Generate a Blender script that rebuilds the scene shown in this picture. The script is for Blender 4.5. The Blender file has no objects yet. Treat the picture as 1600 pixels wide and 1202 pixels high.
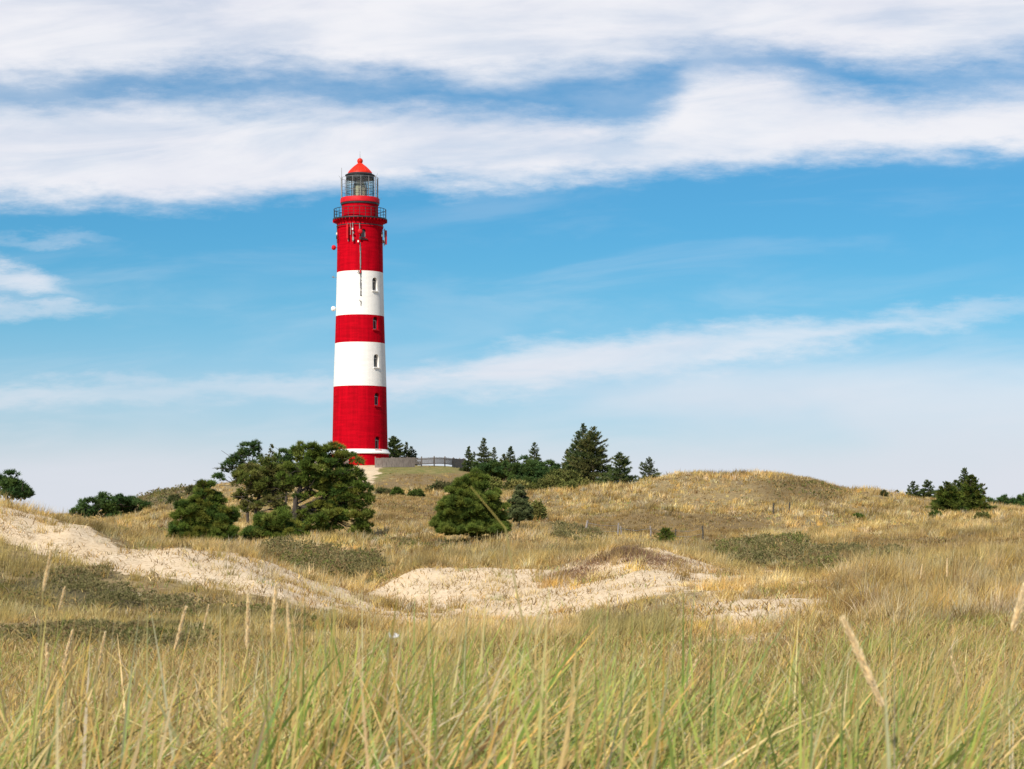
import bpy, bmesh, math, random
import numpy as np
from mathutils import Vector, Matrix

random.seed(5)
rng = np.random.default_rng(11)
C = bpy.context.scene.collection
scene = bpy.context.scene
PI = math.pi
# the camera stands at the origin looking along +Y; photograph units are only used to read sizes off it
F, CX, HY = 3200.0, 800.0, 815.0
def zp(py, d): return (HY - py) / F * d
def xp(px, d): return (px - CX) / F * d

# ------------------------------------------------------------------ noise
def _hash(ix, iy, s):
    h = (ix.astype(np.int64) * 374761393 + iy.astype(np.int64) * 668265263 + s * 974711) & 0x7fffffff
    h = ((h ^ (h >> 13)) * 1274126177) & 0x7fffffff
    h = h ^ (h >> 16)
    return (h & 0xffff) / 65535.0
def vnoise(x, y, s=0):
    x = np.asarray(x, float); y = np.asarray(y, float)
    ix = np.floor(x); iy = np.floor(y); fx = x - ix; fy = y - iy
    fx = fx * fx * fx * (fx * (fx * 6 - 15) + 10); fy = fy * fy * fy * (fy * (fy * 6 - 15) + 10)
    a = _hash(ix, iy, s); b = _hash(ix + 1, iy, s); c = _hash(ix, iy + 1, s); d = _hash(ix + 1, iy + 1, s)
    return (a + (b - a) * fx) * (1 - fy) + (c + (d - c) * fx) * fy
def fbm(x, y, s=0, o=4):
    t = 0; a = 0.5; n = 0
    for k in range(o):
        t = t + a * vnoise(x * 2 ** k, y * 2 ** k, s + k * 17); n += a; a *= 0.5
    return t / n                                                   # 0..1, mean 0.5

# ------------------------------------------------------------------ terrain: profiles of the dunes at a series of distances
LAY = [
 (-30, -1.5), (0, -1.10), (5, -1.13), (7.3, -1.20), (9.5, -1.46), (13, -1.88), (18, -2.15),
 (25, {0:1092, 500:1100, 900:1095, 1100:1078, 1600:1068}),
 (35, {0:1024, 300:1022, 500:1022, 800:1015, 1000:1000, 1200:990, 1400:985, 1600:985}),
 (45, {0:962, 200:966, 400:968, 500:978, 650:990, 800:990, 900:982, 1000:962, 1100:946, 1200:936, 1400:930, 1600:930}),
 (52, {0:878, 100:888, 200:895, 300:900, 400:910, 500:944, 600:966, 700:972, 800:970, 900:962, 1000:936, 1100:921, 1200:914, 1300:912, 1400:915, 1600:908}),
 (60, {-200:770, 0:784, 50:797, 100:814, 200:845, 300:853, 380:864, 450:894, 540:924, 640:953, 700:942, 800:936, 900:920, 1000:894, 1050:894, 1100:901, 1200:905, 1300:908, 1400:903, 1600:893}),
 (68, {-200:790, 0:802, 100:832, 200:864, 300:877, 400:897, 450:914, 540:936, 600:918, 650:890, 760:886, 850:891, 900:881, 960:857, 1000:852, 1050:865, 1120:889, 1200:899, 1300:901, 1400:893, 1600:880}),
 (76, {-200:806, 0:818, 100:848, 200:872, 400:892, 500:908, 600:894, 650:890, 800:888, 900:884, 960:866, 1000:862, 1050:872, 1100:886, 1200:889, 1400:886, 1600:870}),
 (95, {0:832, 200:857, 300:864, 400:867, 500:869, 600:869, 700:866, 900:866, 1000:862, 1100:868, 1200:868, 1400:866, 1600:852}),
 (115, {0:836, 200:849, 300:852, 400:850, 500:845, 600:841, 700:837, 800:839, 900:847, 1000:850, 1100:852, 1200:852, 1400:846, 1600:838}),
 (140, {0:830, 200:836, 300:838, 400:832, 500:825, 600:815, 700:815, 800:818, 900:834, 1000:840, 1100:841, 1200:838, 1400:832, 1600:826}),
 (158, {0:830, 150:830, 250:822, 400:815, 500:805, 600:800, 700:803, 800:803, 860:808, 940:803, 1000:798, 1040:795, 1100:801, 1200:803, 1300:808, 1400:813, 1500:813, 1600:812}),
 (170, {0:828, 150:822, 250:808, 400:800, 600:788, 700:790, 800:792, 860:796, 940:799, 1000:800, 1100:801, 1200:799, 1300:797, 1400:801, 1500:805, 1600:805}),
 (195, {0:825, 110:822, 150:816, 215:801, 280:792, 400:786, 600:776, 700:777, 800:778, 860:771, 930:763, 1000:753, 1060:743, 1130:741, 1200:740, 1270:747, 1330:766, 1400:776, 1460:784, 1600:801}),
 (210, {0:825, 150:821, 215:809, 280:798, 400:784, 580:768, 700:771, 850:772, 930:770, 1060:760, 1200:756, 1300:771, 1400:785, 1500:795, 1600:803}),
 (240, {0:820, 100:815, 150:806, 200:784, 250:770, 310:762, 400:752, 500:747, 580:750, 650:753, 750:757, 850:761, 950:765, 1050:775, 1200:785, 1600:805}),
 (265, {0:815, 200:796, 310:766, 400:749, 500:735, 550:730, 600:731, 700:731, 740:737, 850:751, 950:760, 1050:770, 1200:785, 1600:804}),
 (276, {0:815, 200:800, 310:770, 400:748, 500:732, 550:728, 600:727.5, 700:728, 740:734, 850:749, 950:759, 1050:769, 1200:785, 1600:804}),
 (295, {0:815, 200:802, 310:774, 400:751, 500:735, 550:731, 700:731, 740:737, 850:751, 950:761, 1050:771, 1200:787, 1600:805}),
 (335, {0:815, 300:788, 500:756, 700:755, 900:768, 1100:782, 1600:804}),
 (470, 1.0), (900, -2.0), (9000, -9.0)]
PXG = np.arange(-1200, 2801, 10.0)
LD = np.array([l[0] for l in LAY], float)
LZ = []
ker = np.exp(-0.5 * (np.arange(-8, 9) / 1.6) ** 2); ker /= ker.sum()
for d, v in LAY:
    if isinstance(v, dict):
        k = sorted(v); y = np.interp(PXG, k, [v[q] for q in k])
        y = np.convolve(np.pad(y, 8, mode='edge'), ker, mode='valid')
        LZ.append((HY - y) / F * d)
    else:
        LZ.append(np.full_like(PXG, v))
LZ = np.array(LZ)
def tz0(X, D):
    X = np.asarray(X, float); D = np.asarray(D, float)
    px = np.clip(CX + F * X / np.maximum(D, 2.0), PXG[0], PXG[-1] - 1e-3)
    fi = (px - PXG[0]) / 10.0; i = np.floor(fi).astype(int); fr = fi - i
    Dc = np.clip(D, LD[0], LD[-1] - 1e-3)
    k = np.clip(np.searchsorted(LD, Dc, side='right') - 1, 0, len(LD) - 2)
    def L(q):
        q = np.clip(q, 0, len(LD) - 1); return LZ[q, i] * (1 - fr) + LZ[q, i + 1] * fr
    z0, z1 = L(k), L(k + 1); zm, zq = L(k - 1), L(k + 2)
    d0, d1 = LD[k], LD[k + 1]; dm = LD[np.clip(k - 1, 0, None)]; dq = LD[np.clip(k + 2, None, len(LD) - 1)]
    h = d1 - d0; s = (z1 - z0) / h
    sm = np.where(d0 > dm, (z0 - zm) / np.maximum(d0 - dm, 1e-6), s); sq = np.where(dq > d1, (zq - z1) / np.maximum(dq - d1, 1e-6), s)
    def tan(a, b): return np.where(a * b > 0, 2 * a * b / np.where(np.abs(a + b) < 1e-9, 1, a + b), 0)
    m0, m1 = tan(sm, s), tan(s, sq)
    t = (Dc - d0) / h; t2 = t * t; t3 = t2 * t
    return (2*t3 - 3*t2 + 1) * z0 + (t3 - 2*t2 + t) * h * m0 + (-2*t3 + 3*t2) * z1 + (t3 - t2) * h * m1
TX, TD = xp(562.5, 279.0), 279.0                                    # the lighthouse stands here
def tz(X, D):
    X = np.asarray(X, float); D = np.asarray(D, float)
    z = tz0(X, D)
    amp = np.interp(D, [0, 15, 30, 50, 100, 180, 260, 400], [.05, .07, .10, .13, .34, .5, .4, .4])
    amp = amp * (1 - 0.8 * np.exp(-(((X - TX - 3) ** 2 + (D - TD) ** 2) / 22.0 ** 2)))
    sc = np.interp(D, [0, 40, 120, 250], [1.6, 2.6, 4.0, 6.0])
    n = (fbm(X / sc, D / (sc * 1.3), 3, 4) - 0.5) * 2 * amp
    return z + n
def proj(X, D, Z): 
    D = np.maximum(D, .5); return CX + F * X / D, HY - F * Z / D
def hit(px, py, d0, d1):
    """distance at which the ground, seen in direction px, first rises to py"""
    d = np.linspace(d0, d1, 400); X = xp(px, d); y = HY - F * tz(X, d) / d
    ok = np.where(y <= py)[0]
    return float(d[ok[0]]) if len(ok) else float(d[np.argmin(y)])
def gz(x, d): return float(tz(np.array([x]), np.array([d]))[0])

def inpoly(px, py, poly):
    r = np.zeros(px.shape, bool); n = len(poly)
    for i in range(n):
        x0, y0 = poly[i]; x1, y1 = poly[(i + 1) % n]
        c = ((y0 > py) != (y1 > py)) & (px < (x1 - x0) * (py - y0) / ((y1 - y0) if y1 != y0 else 1e-9) + x0)
        r ^= c
    return r
SAND = [
 (36, 64, [(-60,770),(0,786),(60,800),(120,828),(200,858),(300,853),(380,862),(450,888),(540,914),(640,940),(690,960),(680,980),(600,976),(500,952),(430,938),(380,926),(330,908),(250,905),(170,890),(100,868),(0,852),(-60,850)]),
 (46, 76, [(560,938),(590,905),(650,886),(760,884),(850,889),(900,880),(960,856),(1000,851),(1050,866),(1120,889),(1165,905),(1060,925),(965,945),(880,968),(800,975),(640,968)]),
 (26, 62, [(1030,965),(1100,918),(1290,905),(1340,925),(1300,960),(1210,1015),(1080,1015)], .55),
 (30, 50, [(1140,950),(1220,928),(1255,945),(1190,985),(1130,985)]),
 (50, 76, [(1150,893),(1230,893),(1335,912),(1330,925),(1230,915)]),
 (53, 72, [(1000,850),(1060,866),(1130,890),(1190,910),(1130,924),(1040,932),(990,925)]),
 (60, 110, [(585,866),(620,866),(630,878),(590,880)]),
 (190, 280, [(545,727.0),(603,727.0),(592,738),(580,750),(580,762),(562,765),(556,745),(548,735)]),
]
HEATH = [
 (62, 112, [(395,866),(440,858),(520,868),(600,878),(604,905),(560,918),(500,915),(450,893)], 1.0),
 (34, 60, [(-80,915),(60,907),(130,903),(200,925),(215,950),(120,955),(-80,952)], 1.0),
 (34, 60, [(60,895),(180,890),(205,905),(80,908)], .7),
 (22, 50, [(80,987),(200,982),(330,985),(345,1015),(200,1024),(60,1015),(-60,1005),(-60,980)], .9),
 (34, 62, [(220,930),(330,945),(490,968),(490,990),(330,978),(230,958)], .8),
 (66, 118, [(1108,870),(1180,850),(1260,850),(1300,868),(1420,876),(1430,890),(1340,912),(1290,908),(1200,888),(1130,880)], 1.0),
 (34, 84, [(1385,905),(1450,885),(1560,883),(1640,893),(1640,905),(1500,917),(1400,932)], .6),
 (84, 150, [(860,820),(905,824),(950,842),(930,850),(860,842)], .8),
 (80, 130, [(480,846),(800,838),(810,852),(700,862),(520,858)], .35),
 (84, 130, [(850,858),(930,860),(930,872),(850,870)], .5),
 (200, 262, [(198,786),(250,768),(320,758),(320,774),(280,780),(235,792)], .9),
 (100, 210, [(240,825),(330,812),(340,842),(300,850),(215,850)], .4),
 (175, 200, [(1190,752),(1270,752),(1320,768),(1300,782),(1200,775)], .3),
]
BROWN = [
 (120, 172, [(890,815),(960,803),(1040,800),(1200,808),(1215,830),(1100,852),(900,845)]),
 (90, 150, [(1330,838),(1640,842),(1640,872),(1330,866)]),
 (120, 200, [(585,775),(700,775),(690,815),(590,830)]),
 (175, 200, [(1180,752),(1270,750),(1330,768),(1300,790),(1190,780)]),
]
GREEN = [(190, 300, [(560,727),(740,728),(735,735),(690,741),(610,741),(590,752),(575,752)])]
MOWN = (190, 272, [(560,727),(745,730),(760,756),(700,764),(600,768),(570,760)])
def zones(X, D, Z):
    px, py = proj(X, D, Z)
    w = np.interp(D, [20, 60, 200], [26, 16, 7])
    jx = (fbm(X * 0.9, D * 0.5, 91, 4) - .5) * 2 * w * 1.6; jy = (fbm(X * 0.9, D * 0.5, 57, 4) - .5) * 2 * w * .55
    qx, qy = px + jx, py + jy
    sand = np.zeros(px.shape); heath = np.zeros(px.shape); brown = np.zeros(px.shape); green = np.zeros(px.shape)
    wx = np.interp(D, [20, 60, 200], [1.5, 1.0, .45])
    for e in ((0, 0), (14, 3), (-14, -3), (6, -6), (-6, 6), (22, 0), (-22, 0)):
        hx, hy = px + jx * .6 + e[0] * wx * .5, py + jy * .45 + e[1] * wx * .4
        ax, ay = qx + e[0] * wx, qy + e[1] * wx; m = [np.zeros(px.shape) for _ in range(4)]
        for k, TT in enumerate((SAND, HEATH, BROWN, GREEN)):
            for T in TT: m[k] = np.maximum(m[k], (inpoly(hx if k == 1 else ax, hy if k == 1 else ay, T[2]) & (D > T[0]) & (D < T[1])) * (T[3] if len(T) > 3 else 1.0))
        sand += m[0] / 7; heath += m[1] / 7; brown += m[2] / 7; green += m[3] / 7
    crest = inpoly(qx, qy, [(935, 872), (962, 851), (1005, 846), (1032, 858), (990, 862), (955, 876), (925, 884)]) & (D > 54) & (D < 76)
    brown = np.where(crest, 1.0, brown); sand = np.where(crest, sand * .45, sand)
    heath = heath * (1 - sand)
    brown = np.maximum(brown, (inpoly(qx, qy, MOWN[2]) & (D > MOWN[0]) & (D < MOWN[1])) * .75)
    return px, py, sand, heath, brown, green

# ------------------------------------------------------------------ object helpers
def tag(o, label=None, cat=None, group=None, kind=None):
    if label: o['label'] = label
    if cat: o['category'] = cat
    if group: o['group'] = group
    if kind: o['kind'] = kind
    return o
def empty(name, loc, label, cat, group=None, rz=0):
    o = bpy.data.objects.new(name, None); C.objects.link(o); o.location = loc; o.rotation_euler = (0, 0, rz)
    return tag(o, label, cat, group)
def link(name, me, mat, parent=None):
    o = bpy.data.objects.new(name, me); C.objects.link(o)
    if mat is not None:
        for m in (mat if isinstance(mat, (list, tuple)) else [mat]): me.materials.append(m)
    if parent: o.parent = parent
    return o
def npmesh(name, V, Fc, mat, parent=None, col=None, smooth=False, attrs=None):
    V = np.ascontiguousarray(V, np.float32); Fc = np.ascontiguousarray(Fc, np.int32)
    me = bpy.data.meshes.new(name); n, k = Fc.shape
    me.vertices.add(len(V)); me.vertices.foreach_set('co', V.ravel())
    me.loops.add(n * k); me.loops.foreach_set('vertex_index', Fc.ravel())
    me.polygons.add(n); me.polygons.foreach_set('loop_start', np.arange(0, n * k, k, dtype=np.int32))
    if smooth: me.polygons.foreach_set('use_smooth', np.ones(n, bool))
    if col is not None:
        a = me.attributes.new('Col', 'FLOAT_COLOR', 'POINT')
        a.data.foreach_set('color', np.concatenate([col, np.ones((len(col), 1))], 1).astype(np.float32).ravel())
    for an, av in (attrs or {}).items():
        a = me.attributes.new(an, 'FLOAT', 'POINT'); a.data.foreach_set('value', np.ascontiguousarray(av, np.float32))
    me.update(calc_edges=True)
    return link(name, me, mat, parent)
def bmobj(name, bm, mat, parent=None, smooth=False):
    me = bpy.data.meshes.new(name); bm.to_mesh(me); bm.free()
    if smooth:
        for p in me.polygons: p.use_smooth = True
        me.set_sharp_from_angle(angle=math.radians(32))
    return link(name, me, mat, parent)
def add_box(bm, c, s, rz=0.0, rot=None):
    M = Matrix.Translation(c) @ (rot if rot is not None else Matrix.Rotation(rz, 4, 'Z')) @ Matrix.Diagonal((s[0], s[1], s[2], 1))
    bmesh.ops.create_cube(bm, size=1.0, matrix=M)
def add_lathe(bm, prof, seg=64, cap=True, c=(0, 0, 0)):
    rings = []
    for r, z in prof:
        rings.append([bm.verts.new((c[0] + r * math.sin(2 * PI * i / seg), c[1] - r * math.cos(2 * PI * i / seg), c[2] + z)) for i in range(seg)])
    fs = []
    for a, b in zip(rings[:-1], rings[1:]):
        for i in range(seg):
            fs.append(bm.faces.new((a[i], a[(i + 1) % seg], b[(i + 1) % seg], b[i])))
    if cap:
        fs.append(bm.faces.new(rings[0][::-1])); fs.append(bm.faces.new(rings[-1]))
    return fs
def add_tube(bm, pts, rad, n=6):
    pts = [Vector(p) for p in pts]
    if not isinstance(rad, (list, tuple)): rad = [rad] * len(pts)
    rings = []
    for i, p in enumerate(pts):
        t = (pts[min(i + 1, len(pts) - 1)] - pts[max(i - 1, 0)]); t.normalize()
        u = t.cross(Vector((0.31, 0.95, 0.1)) if abs(t.z) > .8 else Vector((0, 0, 1))); u.normalize(); v = t.cross(u)
        rings.append([bm.verts.new(p + (u * math.cos(2 * PI * k / n) + v * math.sin(2 * PI * k / n)) * rad[i]) for k in range(n)])
    for a, b in zip(rings[:-1], rings[1:]):
        for k in range(n): bm.faces.new((a[k], a[(k + 1) % n], b[(k + 1) % n], b[k]))
    bm.faces.new(rings[0][::-1]); bm.faces.new(rings[-1])

# ------------------------------------------------------------------ materials
class NT:
    def __init__(s, mat_or_world):
        mat_or_world.use_nodes = True; s.t = mat_or_world.node_tree; s.t.nodes.clear()
    def n(s, typ, **kw):
        nd = s.t.nodes.new('ShaderNode' + typ)
        for k, v in kw.items():
            if k.startswith('i_'):
                key = k[2:].replace('_', ' ')
                nd.inputs[int(key) if key.isdigit() else key].default_value = v
            else: setattr(nd, k, v)
        return nd
    def l(s, a, b): s.t.links.new(a, b)
    def math(s, op, a, b=None, c=None, clamp=False):
        nd = s.n('Math', operation=op); nd.use_clamp = clamp
        for i, v in enumerate((a, b, c)):
            if v is None: continue
            if isinstance(v, (int, float)): nd.inputs[i].default_value = v
            else: s.l(v, nd.inputs[i])
        return nd.outputs[0]
    def mix(s, fac, a, b, blend='MIX'):
        nd = s.n('MixRGB', blend_type=blend)
        for i, v in enumerate((fac, a, b)):
            if isinstance(v, (int, float)): nd.inputs[i].default_value = v
            elif isinstance(v, tuple): nd.inputs[i].default_value = v + (1,) if len(v) == 3 else v
            else: s.l(v, nd.inputs[i])
        return nd.outputs[0]
    def noise(s, vec, scale, detail=4, rough=.55):
        nd = s.n('TexNoise'); nd.inputs['Scale'].default_value = scale; nd.inputs['Detail'].default_value = detail; nd.inputs['Roughness'].default_value = rough
        if vec is not None: s.l(vec, nd.inputs['Vector'])
        return nd
    def ramp(s, fac, lo, hi, interp='SMOOTHSTEP'):
        nd = s.n('MapRange', interpolation_type=interp); s.l(fac, nd.inputs['Value'])
        nd.inputs['From Min'].default_value = lo; nd.inputs['From Max'].default_value = hi
        return nd.outputs['Result']
def newmat(name):
    m = bpy.data.materials.new(name); return m, NT(m)
def paint(name, col, rough=.6, var=.12, scale=3.0, bump=0.0, metallic=0.0, spec=.4, stretch=(1, 1, 1)):
    m, t = newmat(name); out = t.n('OutputMaterial'); p = t.n('BsdfPrincipled')
    p.inputs['Roughness'].default_value = rough; p.inputs['Metallic'].default_value = metallic; p.inputs['Specular IOR Level'].default_value = spec
    tc = t.n('TexCoord'); mp = t.n('Mapping'); mp.inputs['Scale'].default_value = stretch; t.l(tc.outputs['Object'], mp.inputs['Vector'])
    nz = t.noise(mp.outputs[0], scale, 5)
    t.l(t.mix(t.ramp(nz.outputs['Fac'], .3, .7), tuple(c * (1 - var) for c in col), tuple(min(1, c * (1 + var)) for c in col)), p.inputs['Base Color'])
    if bump:
        b = t.n('Bump'); b.inputs['Strength'].default_value = bump; b.inputs['Distance'].default_value = .03; t.l(nz.outputs['Fac'], b.inputs['Height']); t.l(b.outputs[0], p.inputs['Normal'])
    t.l(p.outputs[0], out.inputs[0]); return m
def foliage(name, trans=.3, rough=.8, gloss=0.0):
    m, t = newmat(name); out = t.n('OutputMaterial'); a = t.n('Attribute', attribute_name='Col')
    d = t.n('BsdfDiffuse'); tr = t.n('BsdfTranslucent'); mx = t.n('MixShader'); mx.inputs[0].default_value = trans
    t.l(a.outputs['Color'], d.inputs['Color']); t.l(a.outputs['Color'], tr.inputs['Color'])
    t.l(d.outputs[0], mx.inputs[1]); t.l(tr.outputs[0], mx.inputs[2]); last = mx.outputs[0]
    if gloss:
        g = t.n('BsdfGlossy'); g.inputs['Roughness'].default_value = .45; m2 = t.n('MixShader'); m2.inputs[0].default_value = gloss
        t.l(last, m2.inputs[1]); t.l(g.outputs[0], m2.inputs[2]); last = m2.outputs[0]
    t.l(last, out.inputs[0]); return m
def masonry(name, col, var):
    """painted brickwork: courses and joints as relief, faint weathering in the paint"""
    m, t = newmat(name); out = t.n('OutputMaterial'); p = t.n('BsdfPrincipled'); p.inputs['Roughness'].default_value = .75; p.inputs['Specular IOR Level'].default_value = .04
    tc = t.n('TexCoord'); s = t.n('SeparateXYZ'); t.l(tc.outputs['Object'], s.inputs[0])
    ang = t.math('ARCTAN2', s.outputs[0], s.outputs[1]); u = t.math('MULTIPLY', ang, 3.6)
    cb = t.n('CombineXYZ'); t.l(u, cb.inputs[0]); t.l(s.outputs[2], cb.inputs[1])
    br = t.n('TexBrick'); t.l(cb.outputs[0], br.inputs['Vector'])
    br.inputs['Scale'].default_value = 1.0; br.inputs['Brick Width'].default_value = .5; br.inputs['Row Height'].default_value = .17; br.inputs['Mortar Size'].default_value = .02
    br.inputs['Color1'].default_value = (1, 1, 1, 1); br.inputs['Color2'].default_value = (.86, .86, .86, 1); br.inputs['Mortar'].default_value = (.55, .55, .55, 1)
    mp = t.n('Mapping'); mp.inputs['Scale'].default_value = (.35, 3.0, 1); t.l(cb.outputs[0], mp.inputs[0])
    nz = t.noise(mp.outputs[0], 1.0, 6, .6)                          # long horizontal weathering
    mp2 = t.n('Mapping'); mp2.inputs['Scale'].default_value = (2.2, .16, 1); t.l(cb.outputs[0], mp2.inputs[0])
    nv = t.noise(mp2.outputs[0], 1.0, 5, .6)                         # run-off streaks
    f = t.mix(.5, nz.outputs['Fac'], nv.outputs['Fac'])
    lo = tuple(c * (1 - var) for c in col); hi = tuple(min(1, c * (1 + var)) for c in col)
    c1 = t.mix(t.ramp(f, .35, .65), lo, hi)
    c2 = t.mix(.38, c1, br.outputs['Color'], 'MULTIPLY')
    t.l(c2, p.inputs['Base Color'])
    b = t.n('Bump'); b.inputs['Strength'].default_value = .5; b.inputs['Distance'].default_value = .03
    t.l(br.outputs['Color'], b.inputs['Height']); t.l(b.outputs[0], p.inputs['Normal'])
    t.l(p.outputs[0], out.inputs[0]); return m

RED = masonry('red_painted_brick', (.45, .001, .009), .22)
WHITE = masonry('white_painted_brick', (.90, .86, .81), .05)
RED_ROOF = paint('red_sheet_metal', (.62, .025, .008), .5, .12, 2.0, spec=.25)
RED_BRIGHT = paint('red_gloss_paint', (.52, .008, .014), .6, .12, 2.0, spec=.2)
WHITE_TRIM = paint('white_trim_paint', (.86, .83, .79), .55, .05, 2)
FRAME_PAINT = paint('old_window_frame_paint', (.50, .46, .42), .7, .15, 4)
DARK_METAL = paint('dark_iron', (.022, .026, .026), .5, .3, 4)
GREY_METAL = paint('grey_galvanised_steel', (.24, .24, .24), .5, .2, 4, metallic=.3)
DARK_GLASS = paint('dark_window_glass', (.02, .022, .025), .08, .2, 2, spec=.6)
WOOD_GREY = paint('weathered_grey_wood', (.20, .165, .145), .85, .3, 3.0, .3, stretch=(4, 4, .6))
WOOD_POST = paint('bleached_post_wood', (.25, .215, .19), .9, .3, 6.0, .4, stretch=(3, 3, .5))
WOOD_DARK = paint('dark_post_wood', (.07, .06, .045), .9, .3, 6.0, .4, stretch=(3, 3, .5))
BARK = paint('pine_bark', (.055, .042, .032), .9, .45, 7.0, .6, stretch=(1, 1, .4))
PAPER = paint('white_paper', (.62, .60, .57), .7, .06, 20)
NEEDLE = foliage('conifer_needles', .26)
LEAF = foliage('shrub_leaves', .25)
GRASS = foliage('marram_blades', .40)
EAR = foliage('dry_grass_ear', .3)
def lens_mat():
    m, t = newmat('lens_glass'); out = t.n('OutputMaterial'); p = t.n('BsdfPrincipled')
    p.inputs['Base Color'].default_value = (.66, .63, .46, 1); p.inputs['Roughness'].default_value = .2; p.inputs['Transmission Weight'].default_value = .12; p.inputs['IOR'].default_value = 1.3
    t.l(p.outputs[0], out.inputs[0]); return m
def pane_mat():
    m, t = newmat('lantern_pane_glass'); out = t.n('OutputMaterial'); g = t.n('BsdfGlossy'); g.inputs['Roughness'].default_value = .03
    tr = t.n('BsdfTransparent'); tr.inputs['Color'].default_value = (.86, .92, .9, 1); mx = t.n('MixShader'); mx.inputs[0].default_value = .07; t.l(tr.outputs[0], mx.inputs[1]); t.l(g.outputs[0], mx.inputs[2]); t.l(mx.outputs[0], out.inputs[0]); return m
LENS, PANE = lens_mat(), pane_mat()

def ground_mat():
    m, t = newmat('dune_ground'); out = t.n('OutputMaterial'); p = t.n('BsdfPrincipled'); p.inputs['Roughness'].default_value = .95; p.inputs['Specular IOR Level'].default_value = .1
    tc = t.n('TexCoord'); P = tc.outputs['Object']
    at = {k: t.n('Attribute', attribute_name=k).outputs['Fac'] for k in ('sand', 'heath', 'brown', 'green')}
    n1 = t.noise(P, .9, 6, .6).outputs['Fac']; n2 = t.noise(P, 5.0, 5, .65).outputs['Fac']; n3 = t.noise(P, 22.0, 3, .6).outputs['Fac']; n4 = t.noise(P, .12, 4, .5).outputs['Fac']
    thatch = t.mix(t.ramp(n2, .35, .65), (.17, .12, .06), (.33, .25, .125))
    thatch = t.mix(t.math('MULTIPLY', t.ramp(n4, .4, .65), .5), thatch, (.30, .215, .11))
    thatch = t.mix(t.math('MULTIPLY', at['brown'], .65), thatch, (.165, .11, .05))
    gr = t.mix(t.ramp(n1, .35, .65), (.15, .155, .045), (.26, .21, .085))
    thatch = t.mix(at['green'], thatch, gr)
    thatch = t.mix(t.math('MULTIPLY', at['heath'], .85), thatch, (.085, .075, .04))
    sand = t.mix(t.ramp(n1, .3, .7), (.62, .475, .31), (.71, .57, .40))
    sand = t.mix(t.math('MULTIPLY', t.ramp(n3, .56, .70), .5), sand, (.30, .20, .115))      # strewn straw and moss
    sand = t.mix(t.math('MULTIPLY', t.math('MULTIPLY', t.ramp(n2, .52, .64), t.ramp(n1, .42, .6)), .7), sand, (.36, .245, .14))
    n5 = t.noise(P, 9.0, 4, .7).outputs['Fac']; n6 = t.noise(P, .45, 4, .6).outputs['Fac']
    sand = t.mix(t.math('MULTIPLY', t.ramp(n5, .53, .62), t.math('ADD', .15, t.math('MULTIPLY', t.ramp(n6, .42, .58), .65))), sand, (.33, .215, .115))
    e = t.ramp(t.math('ADD', at['sand'], t.math('MULTIPLY', t.math('SUBTRACT', n2, .5), .9)), .35, .62)
    t.l(t.mix(e, thatch, sand), p.inputs['Base Color'])
    b = t.n('Bump'); b.inputs['Strength'].default_value = .5; b.inputs['Distance'].default_value = .05
    t.l(t.math('ADD', n2, t.math('MULTIPLY', n3, .35)), b.inputs['Height']); t.l(b.outputs[0], p.inputs['Normal'])
    t.l(p.outputs[0], out.inputs[0]); return m

# ------------------------------------------------------------------ ground sheet
def build_ground():
    vs = np.concatenate([np.linspace(-2.2, -.37, 34)[:-1], np.arange(-.37, .3701, .0015), np.linspace(.37, 2.2, 34)[1:]])
    ds = np.concatenate([np.arange(-12, 3, 1.0), np.arange(3, 30, .22), np.arange(30, 100, .3), np.arange(100, 300, .8), np.geomspace(300, 9000, 60)])
    V, Dg = np.meshgrid(vs, ds); X = V * (Dg + 14.0)
    Z = tz(X.ravel(), Dg.ravel())
    x, d = X.ravel(), Dg.ravel()
    px, py, sand, heath, brown, green = zones(x, d, Z)
    # wind-blown relief on the bare sand
    Z = Z + sand * (d < 90) * ((fbm(x * 1.9, d * 1.1, 71, 4) - .5) * .10 + (fbm(x * .5, d * .3, 72, 3) - .5) * .36)
    n, k = X.shape
    idx = np.arange(n * k).reshape(n, k)
    Fc = np.stack([idx[:-1, :-1], idx[:-1, 1:], idx[1:, 1:], idx[1:, :-1]], -1).reshape(-1, 4)
    o = npmesh('ground', np.stack([x, d, Z], 1), Fc, ground_mat(), smooth=True, attrs={'sand': sand, 'heath': heath, 'brown': brown, 'green': green})
    tag(o, kind='structure')
build_ground()

# ------------------------------------------------------------------ grass
def blades(root, h, w, az, lean, col, tipcol, nseg, face):
    N = len(root); t = np.linspace(0, 1, nseg + 1)[None, :]
    off = lean[:, None] * h[:, None] * t ** 1.7
    up = h[:, None] * t * (1 - .38 * np.clip(lean[:, None], 0, 1.3) * t)
    cx = root[:, 0:1] + np.cos(az)[:, None] * off; cy = root[:, 1:2] + np.sin(az)[:, None] * off; cz = root[:, 2:3] + up
    ww = w[:, None] * .5 * (1 - .93 * t ** 1.6)
    fx, fy = np.cos(face)[:, None] * ww, np.sin(face)[:, None] * ww
    V = np.stack([np.stack([cx - fx, cy - fy, cz], -1), np.stack([cx + fx, cy + fy, cz], -1)], 2).reshape(-1, 3)
    c = col[:, None, :] * (1 - t[..., None] * .7) + tipcol[:, None, :] * (t[..., None] * .7)
    Cc = np.repeat(c[:, :, None, :], 2, 2).reshape(-1, 3)
    b = (np.arange(N) * (nseg + 1) * 2)[:, None] + (np.arange(nseg) * 2)[None, :]
    Q = np.stack([b, b + 1, b + 3, b + 2], -1).reshape(-1, 4)
    return V, Q, Cc
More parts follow.
